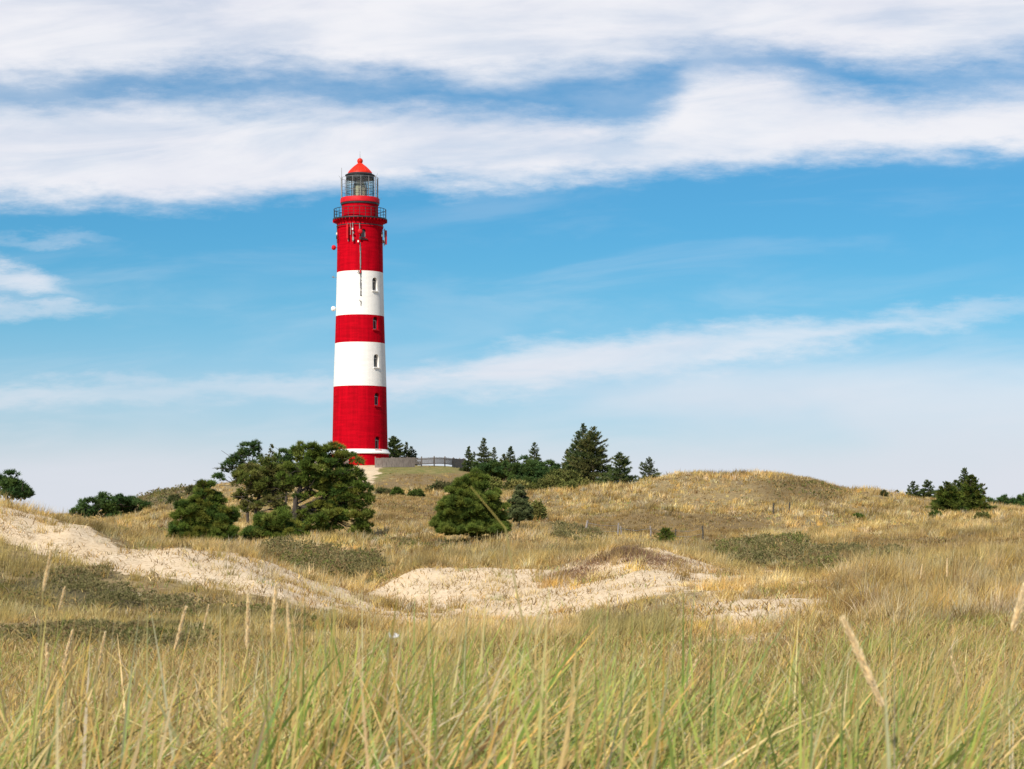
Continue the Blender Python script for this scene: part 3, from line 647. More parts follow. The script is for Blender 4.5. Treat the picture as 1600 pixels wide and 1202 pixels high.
# -- beside the lighthouse
G1 = 'spruces on the skyline right of the lighthouse'
spruce('spruce_tree', 'broad dark spruce half hidden by the right side of the lighthouse', 615, 681, 296.0, 27, SPR_G, G1)
spruce('spruce_tree', 'slim spruce second from the lighthouse, behind the picket fence', 635, 691, 297.0, 9, SPR_B, G1, .9)
spruce('spruce_tree', 'short spruce behind the fence, third from the lighthouse', 643, 698, 297.0, 13, SPR_G, G1, .8)
for lab, px, top, d, hw, pal, sp in (
   ('dark slim spruce touching the right end of the picket fence', 732, 698, 262, 11, SPR_G, 1.1),
   ('faint thin spruce between the fence end and the tall slim spruce', 741, 706, 268, 8, SPR_B, .6),
   ('tall slim spruce, the highest near the right end of the picket fence', 756, 684, 255, 16, SPR_B, 1.1),
   ('needle thin spruce just right of the tall slim spruce', 772, 699, 262, 10, SPR_B, .7),
   ('broad low spruce left of a pointed twin in the middle of the row', 788, 709, 250, 17, SPR_O, 1.0),
   ('pointed spruce in the middle of the row, dark at the base', 798, 698, 252, 16, SPR_G, 1.0),
   ('pale thin spruce top left of the sharp pointed one', 822, 711, 258, 12, SPR_B, .6),
   ('sharp pointed spruce left of the big spruce, above dark pines', 835, 691, 250, 19, SPR_G, .9),
   ('small spruce at the left foot of the big spruce', 886, 701, 247, 14, SPR_B, .8),
   ('middle sized spruce merged with the left side of the big spruce', 896, 693, 243, 24, SPR_O, 1.0),
   ('tallest spruce of the row, thin pointed top beside a fuller twin', 911, 663, 240, 38, SPR_G, 1.25),
   ('full broad spruce, right twin of the tallest one', 927, 667, 238, 50, SPR_O, 1.3),
   ('wide spruce at the right foot of the big spruce', 968, 708, 232, 36, SPR_G, 1.1),
   ('sparse spruce standing apart at the right end of the row', 1014, 715, 236, 30, SPR_B, .6)):
    spruce('spruce_tree', lab, px, top, float(d), hw, pal, G1, sp)
pine('pine_tree', 'dark rounded pine under the sharp pointed spruce', 822, 240.0, [(812, 728, 16, 9), (828, 735, 24, 11), (818, 746, 22, 8)], PINE_D, clump=.7, nl=.4, needle_w=.08)
pine('pine_tree', 'dark rounded pine between the pointed spruce and the olive bushes', 852, 238.0, [(848, 730, 20, 10), (860, 740, 24, 11), (842, 748, 22, 8)], PINE_D, clump=.7, nl=.4, needle_w=.08)
pine('pine_bush', 'dark scrub pine filling the gap between the slim spruces', 768, 249.0, [(757, 731, 16, 7), (772, 729, 14, 7), (785, 733, 18, 8), (765, 740, 24, 6)], PINE_D, clump=.55, nl=.36, needle_w=.08, cat='bush', trunk_r=.08)
G2 = 'bushes in front of the spruce row'
for lab, px, base, hw, h, pal in (
   ('dark low bush at the left end of the bush band', 690, 772, 28, 20, SHRUB_D), ('dull green bush behind the round young pine', 728, 770, 30, 22, SHRUB_D),
   ('olive bush right of the round young pine, below the fence end', 765, 769, 30, 25, SHRUB), ('olive bush below the middle of the spruce row', 805, 769, 28, 23, SHRUB),
   ('yellow green bush below the sharp pointed spruce', 834, 770, 16, 15, SHRUB_Y), ('wide olive bush left of the big spruce', 868, 769, 32, 27, SHRUB),
   ('olive bush at the foot of the big spruce', 900, 769, 28, 22, SHRUB), ('small bright green bush at the right foot of the big spruce', 928, 768, 14, 11, SHRUB_Y)):
    shrub('shrub', lab, px, base, 198, 250, hw, h, pal, G2, leaf=.24, dens=.8)
shrub('shrub', 'tall olive bush behind the band, left of the big spruce', 880, 756, 0, 0, 28, 34, SHRUB, G2, leaf=.26, d=236.0)
G3 = 'small bushes on the slope below the lighthouse'
for lab, px, base, hw, h in (('flat faded bush nearest the sandy path', 597, 773, 15, 9), ('round green bush, middle of the three on the slope', 620, 775, 11, 13), ('round green bush, rightmost of the three on the slope', 650, 777, 12, 12)):
    shrub('shrub', lab, px, base, 180, 240, hw, h, SHRUB_D if px < 610 else SHRUB_GR * .8, G3, leaf=.2)
pine('spruce_tree', 'small grey green spruce just right of the round young pine', 811, 124.0, [(812, 763, 3, 3), (811, 769, 6, 5), (812, 778, 11, 7), (810, 788, 14, 8), (812, 799, 17, 9), (811, 807, 17, 6)], SPR_B * 1.15, trunk_r=.05, clump=.15, nl=.14, needle_w=.03, cvar=(.8, 1.2))
shrub('shrub', 'olive bush beside the small grey green spruce', 836, 812, 110, 150, 20, 32, SHRUB, leaf=.12)
spruce('spruce_tree', 'tiny bright green spruce by the wire fence below the right hill', 1040, 826, hit(1040, 848, 92, 140), 18, PINE_G, sparse=1.4, whorl=.07, min_w=.03)
shrub('shrub', 'small green bush in the dry grass of the right hill', 1341, 811, 150, 190, 9, 8, SHRUB_GR, leaf=.14)
# -- right
G4 = 'spruces at the right end of the hill'
for lab, px, top, d, hw, pal, sp, ln in (
   ('small lone spruce on the ridge, leftmost of the right hand spruces', 1427, 753, 196, 15, SPR_G, .9, 0), ('spruce on the ridge right of the small lone one', 1450, 750, 196, 17, SPR_G, 1.0, 0),
   ('full green spruce at the left front of the right hand clump', 1481, 753, 168, 32, PINE_G * .8, 1.5, 0), ('dark spruce top inside the right hand clump, behind its left front', 1493, 751, 176, 16, SPR_G, .8, 0),
   ('tallest spruce of the right hand clump', 1507, 731, 172, 24, SPR_G, 1.1, 0), ('second tallest spruce of the right hand clump, green and full', 1517, 742, 169, 28, PINE_G * .8, 1.5, 0),
   ('sparse spruce leaning right at the edge of the right hand clump', 1527, 755, 173, 24, SPR_O, .6, .16)):
    spruce('spruce_tree', lab, px, top, float(d), hw, pal, G4, sp, ln)
spruce('spruce_tree', 'tiny spruce tip on the falling ridge left of the right hand spruces', 1401, 767, 199.0, 9, SPR_B, sparse=.8, whorl=.12)
shrub('shrub', 'tiny dark bush on the right ridge against the sky', 1381, 775, 185, 200, 5, 8, SHRUB_D, leaf=.14)
shrub('shrub', 'low green bush at the right foot of the right hand spruces', 1533, 812, 150, 180, 14, 14, SHRUB, leaf=.13)
shrub('shrub', 'low green bush at the left foot of the right hand spruces', 1462, 810, 150, 180, 10, 12, SHRUB_GR, leaf=.13)
G5 = 'far pines at the right edge'
for lab, px, lo in (('far pine, leftmost of the group at the right edge', 1556, [(1556, 786, 9, 6), (1560, 793, 14, 6)]), ('far dark pine, second of the group at the right edge', 1575, [(1574, 783, 9, 7), (1576, 791, 13, 7)]),
   ('far pine, third of the group at the right edge', 1590, [(1591, 785, 7, 6), (1592, 793, 11, 6)]), ('far dark pine cut by the right edge of the photo', 1604, [(1603, 780, 8, 7), (1605, 790, 13, 8)])):
    pine('pine_tree', lab, px, 330.0, lo, PINE_D * 1.15, G5, clump=.7, nl=.5, needle_w=.1, trunk_r=.16)

# -- low dark shrubs hugging the dunes (crowberry, creeping willow, heather): one mass nobody could count
def low_shrubs():
    Vs, Qs, Cs, n0 = [], [], [], 0
    for d0, d1, dens, L, W in ((22, 62, 330, .075, .018), (62, 120, 110, .12, .032), (120, 265, 13, .24, .075)):
        n = int(.28 * (d1 ** 2 - d0 ** 2) * dens); d = np.sqrt(rng.uniform(d0 ** 2, d1 ** 2, n)); x = rng.uniform(-.28, .28, n) * d
        z = tz(x, d); px, py, sand, heath, brown, green = zones(x, d, z)
        ok = rng.random(n) < heath * np.interp(fbm(x / 1.5, d / 2.0, 81, 4), [.36, .56], [.06, 1]); x, d, z, heath = x[ok], d[ok], z[ok], heath[ok]; n = len(x)
        bump = np.interp(fbm(x / 1.1, d / 1.4, 83, 3), [.3, .72], [.04, .75]) * np.clip(heath, .3, 1) * (1.35 if d0 > 60 else .5)
        z = z + bump * rng.uniform(0, 1, n) ** .6 * .75
        N = unit(rng.normal(0, .55, (n, 3)) + np.array([0, 0, 1.0]))
        pal = np.array([[.23, .20, .09], [.17, .165, .065], [.30, .25, .12], [.26, .185, .09], [.18, .19, .06]])
        sel = np.clip((fbm(x / 2.5, d / 3, 85, 3) - .3) * 2.5 * len(pal) + rng.normal(0, .8, n), 0, len(pal) - 1).astype(int)
        V, Q, K = tufts(np.stack([x, d, z], 1), N, pal[sel] * rng.uniform(.8, 1.2, (n, 1)), 7, L, W, (.2, 1.1))
        Vs.append(V); Qs.append(Q + n0); Cs.append(K); n0 += len(V)
    o = npmesh('low_shrubs', np.concatenate(Vs), np.concatenate(Qs), LEAF, None, np.concatenate(Cs))
    tag(o, 'patches of dark low heath shrubs creeping over the dunes', 'low shrubs', kind='stuff')
    # leafy creeping roses and willow between the grass in the foreground
    n = 130000; d = np.sqrt(rng.uniform(4.2 ** 2, 12 ** 2, n)); x = rng.uniform(-.27, .27, n) * d; z = tz(x, d); px = CX + F * x / d
    cover = np.interp(px, [-100, 150, 420, 600, 900, 1100, 1700], [.0, .0, .0, .0, .2, .6, .65]) * np.interp(fbm(x * .55, d * .4, 87, 3), [.49, .60], [0, 1])
    ok = rng.random(n) < cover; x, d, z = x[ok], d[ok], z[ok]; n = len(x)
    z = z + rng.uniform(.05, 1, n) ** 1.1 * np.interp(fbm(x * .7, d * .6, 88, 3), [.35, .65], [.24, .56]) * np.interp(d, [5, 8, 12], [1.1, 1.1, .9]) * np.interp(CX + F * x / d, [980, 1180], [1, 1.1])
    c = pick(np.array([[.22, .22, .085], [.17, .18, .065], [.27, .255, .11], [.31, .24, .12]]), n)
    V, Q, K = tufts(np.stack([x, d, z], 1), unit(rng.normal(0, .7, (n, 3)) + np.array([0, 0, .8])), c, 6, .024, .012, (.4, 1.4))
    o = npmesh('leafy_undergrowth', V, Q, LEAF, None, K)
    tag(o, 'small leaved green undergrowth between the foreground grass', 'undergrowth', kind='stuff')
low_shrubs()

# ------------------------------------------------------------------ lighthouse
U = TD / F                                                          # metres per photo unit at the tower
BASE = zp(728.5, TD)
def hz(py): return zp(py, TD) - BASE
def lighthouse():
    root = empty('lighthouse', (TX, TD, BASE), 'tall round brick lighthouse in red and white bands on the hill', 'lighthouse')
    def rr(p): return p * U
    # tower shaft with niches cut for the windows
    prof = [(45.0, 735), (45.0, 709.0), (43.3, 708.8), (43.25, 702), (41.3, 605), (39.0, 537.5), (37.7, 495), (36.1, 427), (35.3, 358), (35.3, 351)]
    prof = [(rr(r), hz(y)) for r, y in prof]
    bm = bmesh.new(); add_lathe(bm, prof, 128); bmesh.ops.recalc_face_normals(bm, faces=bm.faces)
    shaft = bmobj('shaft', bm, [RED, WHITE], None)
    PHI = math.radians(43.5)
    def rad_at(py): 
        ys = [702, 605, 537.5, 495, 427, 358]; rs = [43.25, 41.3, 39.0, 37.7, 36.1, 35.3]
        return rr(float(np.interp(-py, [-q for q in ys], rs)))
    wins = [(447, PHI, .86, 1.78), (507.5, PHI, .86, 1.72), (566, PHI, .86, 1.75), (625.5, PHI, .86, 1.72), (693.2, PHI, .86, 1.75), (369, math.radians(13), .62, 1.15)]
    cut = bmesh.new()
    for py, ph, w, h in wins:
        R = rad_at(py); zc = hz(py); n = Vector((math.sin(ph), -math.cos(ph), 0)); t = Vector((math.cos(ph), math.sin(ph), 0))
        pts = [(-w/2, -h/2), (w/2, -h/2)] + [(w/2 * math.cos(a), h/2 - w/2 + w/2 * math.sin(a)) for a in np.linspace(0, PI, 11)]
        f = [cut.verts.new(n * (R + .6) + t * u + Vector((0, 0, zc + v))) for u, v in pts]; g = [cut.verts.new(n * (R - .50) + t * u + Vector((0, 0, zc + v))) for u, v in pts]
        cut.faces.new(f); cut.faces.new(g[::-1])
        for i in range(len(pts)): cut.faces.new((f[i], g[i], g[(i + 1) % len(pts)], f[(i + 1) % len(pts)]))
    bmesh.ops.recalc_face_normals(cut, faces=cut.faces)
    co = bmobj('cutter', cut, RED)
    md = shaft.modifiers.new('niches', 'BOOLEAN'); md.object = co; md.operation = 'DIFFERENCE'; md.solver = 'EXACT'
    dg = bpy.context.evaluated_depsgraph_get(); me = bpy.data.meshes.new_from_object(shaft.evaluated_get(dg))
    shaft.modifiers.clear(); old = shaft.data; shaft.data = me; bpy.data.meshes.remove(old); bpy.data.objects.remove(co)
    me.materials.clear(); me.materials.append(RED); me.materials.append(WHITE)
    for p in me.polygons:
        z = p.center.z
        p.material_index = 1 if (hz(495) < z < hz(427)) or (hz(605) < z < hz(537.5)) else 0
        p.use_smooth = abs(p.normal.z) < .2 and p.area > .35
    try: me.set_sharp_from_angle(angle=math.radians(25))
    except Exception: pass
    shaft.parent = root
    # white ring at the foot
    bm = bmesh.new(); add_lathe(bm, [(rr(r), hz(y)) for r, y in ((43.0, 710.2), (47.2, 710.0), (47.6, 708.6), (45.6, 705.8), (43.8, 703.0), (42.8, 702.8))], 96, cap=False); bmobj('base_ring', bm, WHITE_TRIM, root, True)
    # windows
    for k, (py, ph, w, h) in enumerate(wins):
        R = rad_at(py); zc = hz(py); rot = Matrix.Rotation(ph, 4, 'Z'); n = Vector((math.sin(ph), -math.cos(ph), 0)); t = Vector((math.cos(ph), math.sin(ph), 0))
        fm = FRAME_PAINT if k != 5 else GREY_METAL
        bm = bmesh.new(); b = n * (R - .42) + Vector((0, 0, zc - h * .12)); hh = h * .70
        for sx in (-1, 1): add_box(bm, b + t * (sx * (w * .5 - .05)), (.09, .09, hh), rot=rot)
        add_box(bm, b + Vector((0, 0, hh / 2 - .05)), (w * .78, .085, .08), rot=rot); add_box(bm, b - Vector((0, 0, hh / 2 - .05)), (w * .78, .085, .08), rot=rot)
        fr = bmobj('window', bm, fm, root)
        bm = bmesh.new(); add_box(bm, n * (R - .455) + Vector((0, 0, zc + .01)), (w * .985, .03, h * .96), rot=rot); bmobj('pane', bm, DARK_GLASS, fr)
        bm = bmesh.new(); add_box(bm, n * (R + .02) + Vector((0, 0, zc - h / 2 - .10)), (w * 1.25, .30, .11), rot=rot); bmobj('sill', bm, WHITE_TRIM if k in (0, 2) else RED_BRIGHT, fr)
    # head of the tower
    bm = bmesh.new(); add_lathe(bm, [(rr(r), hz(y)) for r, y in ((35.2, 358.2), (36.2, 357.6), (36.4, 355.8), (36.0, 353.6), (36.3, 351), (38.5, 348.8), (39.0, 347.0), (41.0, 346.4), (41.0, 345.4))], 96); bmobj('cornice', bm, RED, root, True)
    bm = bmesh.new(); add_lathe(bm, [(rr(r), hz(y)) for r, y in ((36.4, 355.6), (36.75, 355.4), (36.75, 354.2), (36.4, 354.0))], 96, cap=False); bmobj('iron_band', bm, DARK_METAL, root)
    bm = bmesh.new(); add_lathe(bm, [(rr(r), hz(y)) for r, y in ((40.5, 345.4), (42.6, 345.2), (42.6, 343.2), (28.0, 343.0))], 96); gal = bmobj('gallery_floor', bm, DARK_METAL, root)
    for i in range(40):
        bm = bmesh.new(); a = 2 * PI * i / 40; n = Vector((math.sin(a), -math.cos(a), 0)); add_box(bm, n * rr(40.3) + Vector((0, 0, hz(346.6))), (.10, .42, .22), rot=Matrix.Rotation(a, 4, 'Z'))
        bmobj('bracket', bm, RED, root)
    bm = bmesh.new()
    for i in range(28):
        a = 2 * PI * i / 28 + .06; p = Vector((math.sin(a), -math.cos(a), 0)) * rr(40.6); add_tube(bm, [p + Vector((0, 0, hz(343.4))), p + Vector((0, 0, hz(328.4)))], .032, 5)
    for py, r in ((328.4, .045), (333.2, .025), (338.0, .025)):
        add_tube(bm, [Vector((math.sin(2*PI*i/64), -math.cos(2*PI*i/64), 0)) * rr(40.6) + Vector((0, 0, hz(py))) for i in range(65)], r, 5)
    bmobj('gallery_railing', bm, DARK_METAL, root)
    bm = bmesh.new(); add_lathe(bm, [(rr(r), hz(y)) for r, y in ((28.4, 343.2), (28.4, 320.8))], 96); bmobj('watch_room', bm, RED, root, True)
    bm = bmesh.new(); add_lathe(bm, [(rr(r), hz(y)) for r, y in ((28.2, 321.4), (29.8, 321.0), (30.0, 318.4))], 96); bmobj('lower_moulding', bm, DARK_METAL, root, True)
    bm = bmesh.new(); add_lathe(bm, [(rr(r), hz(y)) for r, y in ((29.6, 318.6), (30.6, 318.2), (30.6, 312.0), (29.6, 310.4), (3.0, 310.2))], 96); bmobj('lantern_gallery', bm, RED_BRIGHT, root, True)
    bm = bmesh.new()
    for i in range(14):
        a = 2 * PI * i / 14 + .12; p = Vector((math.sin(a), -math.cos(a), 0)) * rr(28.7); add_tube(bm, [p + Vector((0, 0, hz(311.5))), p + Vector((0, 0, hz(278.5)))], .035, 5)
    for py in (279, 290, 300):
        add_tube(bm, [Vector((math.sin(2*PI*i/56), -math.cos(2*PI*i/56), 0)) * rr(28.7) + Vector((0, 0, hz(py))) for i in range(57)], .022, 5)
    bmobj('lantern_railing', bm, GREY_METAL, root)
    # lantern
    LR = 21.6
    bm = bmesh.new()
    for i in range(12):
        a = 2 * PI * i / 12 + .2; p = Vector((math.sin(a), -math.cos(a), 0)) * rr(LR); add_tube(bm, [p + Vector((0, 0, hz(310.6))), p + Vector((0, 0, hz(274.6)))], .045, 5)
    for py in (309.6, 301.0, 292.0, 283.0):
        add_tube(bm, [Vector((math.sin(2*PI*i/48), -math.cos(2*PI*i/48), 0)) * rr(LR) + Vector((0, 0, hz(py))) for i in range(49)], .05 if py > 302 else .03, 5)
    bmobj('mullions', bm, DARK_METAL, root)
    bm = bmesh.new(); add_lathe(bm, [(rr(LR - .5), hz(310.6)), (rr(LR - .5), hz(276))], 64, cap=False); bmobj('lantern_glass', bm, PANE, root, True)
    bm = bmesh.new(); add_lathe(bm, [(rr(r), hz(y)) for r, y in ((21.0, 281.0), (22.1, 280.8), (22.1, 275.6), (23.3, 275.2), (23.3, 274.2), (18.6, 271.6), (14, 272.4))], 64); bmobj('lantern_eave', bm, DARK_METAL, root)
    prof = []
    for k in range(24):
        t = k / 23; r = 10.2 * (1 - max(0, t - .45) ** 2 * 2.4) * (1.0 if t > .08 else .92); y = 309.5 - t * 27.5
        prof += [(rr(r), hz(y)), (rr(r * .93), hz(y - .55))]
    bm = bmesh.new(); add_lathe(bm, prof, 40); lens = bmobj('fresnel_lens', bm, LENS, root)
    bm = bmesh.new()
    for i in range(6):
        a = 2 * PI * i / 6 + .3; p = Vector((math.sin(a), -math.cos(a), 0)) * rr(10.5); add_tube(bm, [p + Vector((0, 0, hz(310))), p + Vector((0, 0, hz(291))), p * .72 + Vector((0, 0, hz(281)))], .05, 5)
    bmobj('lens_frame', bm, DARK_METAL, lens)
    bm = bmesh.new(); add_lathe(bm, [(.5, hz(311)), (.42, hz(303)), (.3, hz(298)), (.05, hz(297))], 16); bmobj('lamp_stand', bm, GREY_METAL, lens)
    fl = [(18.9, 271.7), (18.6, 270.4), (17.2, 268.4), (15.0, 266.0), (12.4, 263.4), (9.6, 260.8), (6.8, 258.6), (4.9, 257.2), (4.0, 256.2), (3.4, 255.2), (3.6, 254.8)]
    bm = bmesh.new(); add_lathe(bm, [(rr(r), hz(y)) for r, y in fl], 64)
    rf = bmobj('dome_roof', bm, RED_ROOF, root, True)
    bm = bmesh.new()
    for i in range(20):
        a = 2 * PI * i / 20; n = Vector((math.sin(a), -math.cos(a), 0)); add_tube(bm, [n * rr(r + .05) + Vector((0, 0, hz(y))) for r, y in fl[1:9]], .035, 4)
    bmobj('roof_seam', bm, RED_ROOF, rf)
    bm = bmesh.new(); bmesh.ops.create_uvsphere(bm, u_segments=24, v_segments=14, radius=rr(4.5), matrix=Matrix.Translation((0, 0, hz(251.8)))); bmobj('ball_finial', bm, RED_ROOF, rf, True)
    bm = bmesh.new(); add_tube(bm, [(0, 0, hz(248)), (0, 0, hz(242)), (0, 0, hz(236.5))], [.04, .025, .012], 5); bmobj('lightning_rod', bm, GREY_METAL, rf)
    # masts on the lantern gallery
    def P(px, r, front=True, dy=0):
        x = (px - 562.5) * U; r = r * U; y = math.sqrt(max(r * r - x * x, 0)); return Vector((x, -y if front else y, 0))
    bm = bmesh.new(); p = P(534.6, 29.5); add_tube(bm, [p + Vector((0, 0, hz(311))), p + Vector((0, 0, hz(280))), p + Vector((0, 0, hz(279.8))), p + Vector((0, 0, hz(264)))], [.12, .12, .045, .03], 6); bmobj('whip_antenna', bm, GREY_METAL, root)
    for px, top in ((587.6, 277), (590.0, 278.5)):
        bm = bmesh.new(); p = P(px, 29.3); add_tube(bm, [p + Vector((0, 0, hz(312))), p + Vector((0, 0, hz(top)))], .06, 6); bmobj('whip_antenna', bm, GREY_METAL, root)
    for px, dx, tip in ((533, -3.6, 274.5), (588, 3.4, 273)):
        p = P(px, 29.3); bm = bmesh.new(); add_tube(bm, [p + Vector((0, 0, hz(280))), p + Vector((dx * U, 0, hz(tip)))], .018, 4); bmobj('aerial', bm, GREY_METAL, root)
    bm = bmesh.new(); p = P(590, 29.5); add_tube(bm, [p + Vector((0, 0, hz(313))), p + Vector((7 * U, 0, hz(312.5)))], .02, 4)
    bmobj('aerial', bm, GREY_METAL, root)
    # antennas under the gallery
    def mast(px, y0, y1, r=.045, off=.28, mat=GREY_METAL, name='antenna_pole', R=35.4):
        bm = bmesh.new(); p = P(px, R); p += p.normalized() * off
        add_tube(bm, [p + Vector((0, 0, hz(y1))), p + Vector((0, 0, hz(y0)))], r, 6)
        for y in (y0 + 2, y1 - 2): add_tube(bm, [p + Vector((0, 0, hz(y))), p - p.normalized() * (off + .05) + Vector((0, 0, hz(y)))], .03, 5)
        return bmobj(name, bm, mat, root), p
    def boxpart(name, px, y0, y1, w, mat, off=.35, dep=.14, R=35.4):
        p = P(px, R); a = math.atan2(p.x, -p.y); p += p.normalized() * off; bm = bmesh.new()
        add_box(bm, p + Vector((0, 0, hz((y0 + y1) / 2))), (w, dep, hz(y0) - hz(y1)), rot=Matrix.Rotation(a, 4, 'Z')); bmesh.ops.bevel(bm, geom=bm.edges[:], offset=.02, segments=2, affect='EDGES'); return bmobj(name, bm, mat, root)
    mast(531, 355, 383, mat=DARK_METAL); boxpart('radio_box', 531.2, 366, 369.5, .16, WHITE_TRIM); boxpart('radio_box', 531.4, 371.5, 376, .2, DARK_METAL)
    boxpart('panel_antenna', 547.8, 355.5, 378, .27, RED_BRIGHT, .42); mast(547.8, 353.5, 382, off=.25)
    mast(551.6, 354, 372); mast(554.8, 353.5, 383, .06); boxpart('radio_box', 555, 362, 365, .18, WHITE_TRIM, .4); boxpart('radio_box', 555.6, 375.5, 381.5, .22, GREY_METAL, .38)
    boxpart('radio_box', 556, 368, 371, .16, GREY_METAL, .4)
    mast(564.6, 354.5, 373, .06); boxpart('radio_box', 565.5, 375, 379.5, .3, DARK_METAL, .3); boxpart('radio_box', 562.6, 381, 384, .18, WHITE_TRIM, .3); boxpart('cable_tray', 571.5, 378, 379.3, .9, DARK_METAL, .1)
    def dish(px, py, r, mat, front=True, out=.55, R=35.4, name='dish_antenna', axis=None):
        p = P(px, R, front) if abs(px - 562.5) < R else Vector(((px - 562.5) * U, -.6, 0)); n = (axis or p.normalized()); c = p + (n * out if abs(px - 562.5) < R else Vector()) + Vector((0, 0, hz(py)))
        bm = bmesh.new(); rot = n.to_track_quat('Z', 'Y').to_matrix().to_4x4()
        add_lathe(bm, [(r * .8, -.18), (r, -.06), (r, .08), (r * .86, .2), (r * .5, .27), (.02, .29)], 24); bmesh.ops.transform(bm, matrix=Matrix.Translation(c) @ rot, verts=bm.verts)
        d = bmobj(name, bm, mat, root, True)
        bm = bmesh.new(); q = Vector((c.x, c.y, 0)).normalized() * (R * U - .1) + Vector((0, 0, c.z)); add_tube(bm, [c - n * .1, q], .05, 5); bmobj('dish_bracket', bm, GREY_METAL, d)
    dish(565.2, 367.6, .34, RED_BRIGHT); dish(522.3, 388, .34, RED_BRIGHT, axis=Vector((-.8, -.6, 0))); dish(521.6, 483.4, .34, WHITE_TRIM, axis=Vector((-.8, -.6, 0)), R=37.4)
    mast(597.0, 359, 386, .07, .4); boxpart('panel_antenna', 597.6, 361, 383, .3, RED_BRIGHT, .5, .25); boxpart('radio_box', 596, 364, 372, .2, GREY_METAL, .2); boxpart('radio_box', 596.4, 377, 382, .24, DARK_METAL, .3)
    bm = bmesh.new(); q = Vector((-36.2 * U, -.5, hz(435))); add_tube(bm, [q, q + Vector((-.4, 0, .1))], .04, 5); add_tube(bm, [q + Vector((-.4, 0, .25)), q + Vector((-.4, 0, -.05))], .06, 5); add_box(bm, q + Vector((-.5, 0, .12)), (.22, .2, .14)); bmobj('floodlight', bm, GREY_METAL, root)
    # cables down the shaft
    bm = bmesh.new()
    for dx in (-.5, .0, .5):
        pts = []
        for y in np.linspace(384, 466, 22):
            px = 565.4 + (y - 384) * .014 + dx + .5 * math.sin(y * .35 + dx * 3); R = rad_at(min(max(y, 358), 700)) / U; pts.append(P(px, R + .6) + Vector((0, 0, hz(y))))
        add_tube(bm, pts, .032 if dx else .05, 4)
    bmobj('cable', bm, GREY_METAL, root)
    bm = bmesh.new()
    for y in range(388, 468, 6):
        R = rad_at(y) / U; p = P(565.6 + (y - 384) * .014, R + .3); bm = bmesh.new(); add_box(bm, p + Vector((0, 0, hz(y))), (.22, .1, .05)); bmobj('cable_clamp', bm, DARK_METAL, root)
    boxpart('cable_tray', 565.8, 397, 424, .13, GREY_METAL, .1); boxpart('junction_box', 565.8, 426, 431.5, .18, RED_BRIGHT, .12, R=36.1)
    p = P(565.8, 36.6)
    for a, b in (((-4.5, 431), (.5, 427)), ((-3.2, 427), (-1.0, 433)), ((-1.6, 472.5), (1.6, 477)), ((1.0, 474), (.8, 482))): bm = bmesh.new(); add_tube(bm, [p + Vector((a[0] * U, -.12, hz(a[1]))), p + Vector((b[0] * U, -.12, hz(b[1])))], .035, 4); bmobj('aerial_bracket', bm, DARK_METAL, root)
lighthouse()

# ------------------------------------------------------------------ fences
def picket_fence(name, label, a0, a1, R, gap0=None, gap1=None):
    """upright boards on two rails round the tower yard, from bearing a0 to a1 (degrees right of the view towards the camera)"""
    c = Vector((TX, TD, 0)); root = empty(name, (TX, TD, BASE), label, 'fence')
    pos = lambda a: (math.sin(math.radians(a)) * R, -math.cos(math.radians(a)) * R)
    zt = lambda x, y: gz(TX + x, TD + y) - BASE
    def board(bm, a, w, top, z_off=0.0):
        x, y = pos(a); z = zt(x, y); add_box(bm, (x, y, z + (top + z_off) / 2), (w, .025, top - z_off), rz=math.radians(a))
    bm = bmesh.new(); step = math.degrees(.142 / R); a = a0; rs = random.Random(4)
    while a < a1:
        if gap0 is None or not (gap0 < a < gap1): board(bm, a, .128, 1.26 + rs.uniform(-.03, .03), .02)
        else: board(bm, a, .082, 1.22 + rs.uniform(-.02, .02), .34)
        a += step
    bmobj('board_panel', bm, WOOD_GREY, root)
    for hr in (.42, 1.02):
        bm = bmesh.new(); pts = []
        for k in np.linspace(a0, a1, 30):
            x, y = pos(k); n = Vector((x, y, 0)).normalized(); pts.append(Vector((x, y, zt(x, y) + hr)) - n * .06)
        add_tube(bm, pts, .045, 4); bmobj('rail', bm, WOOD_GREY, root)
    k = a0
    while k <= a1 + .01:
        x, y = pos(k); n = Vector((x, y, 0)).normalized(); bm = bmesh.new(); add_box(bm, Vector((x, y, zt(x, y) + .66)) - n * .13, (.11, .11, 1.45), rz=math.radians(k)); bmobj('post', bm, WOOD_GREY, root); k += math.degrees(2.2 / R)
picket_fence('picket_fence', 'long weathered picket fence curving round the yard right of the lighthouse', 12.2, 97, 14.4, 34, 62)
picket_fence('picket_fence', 'short end of weathered picket fence left of the gateway below the lighthouse', -60, -1.5, 14.4)

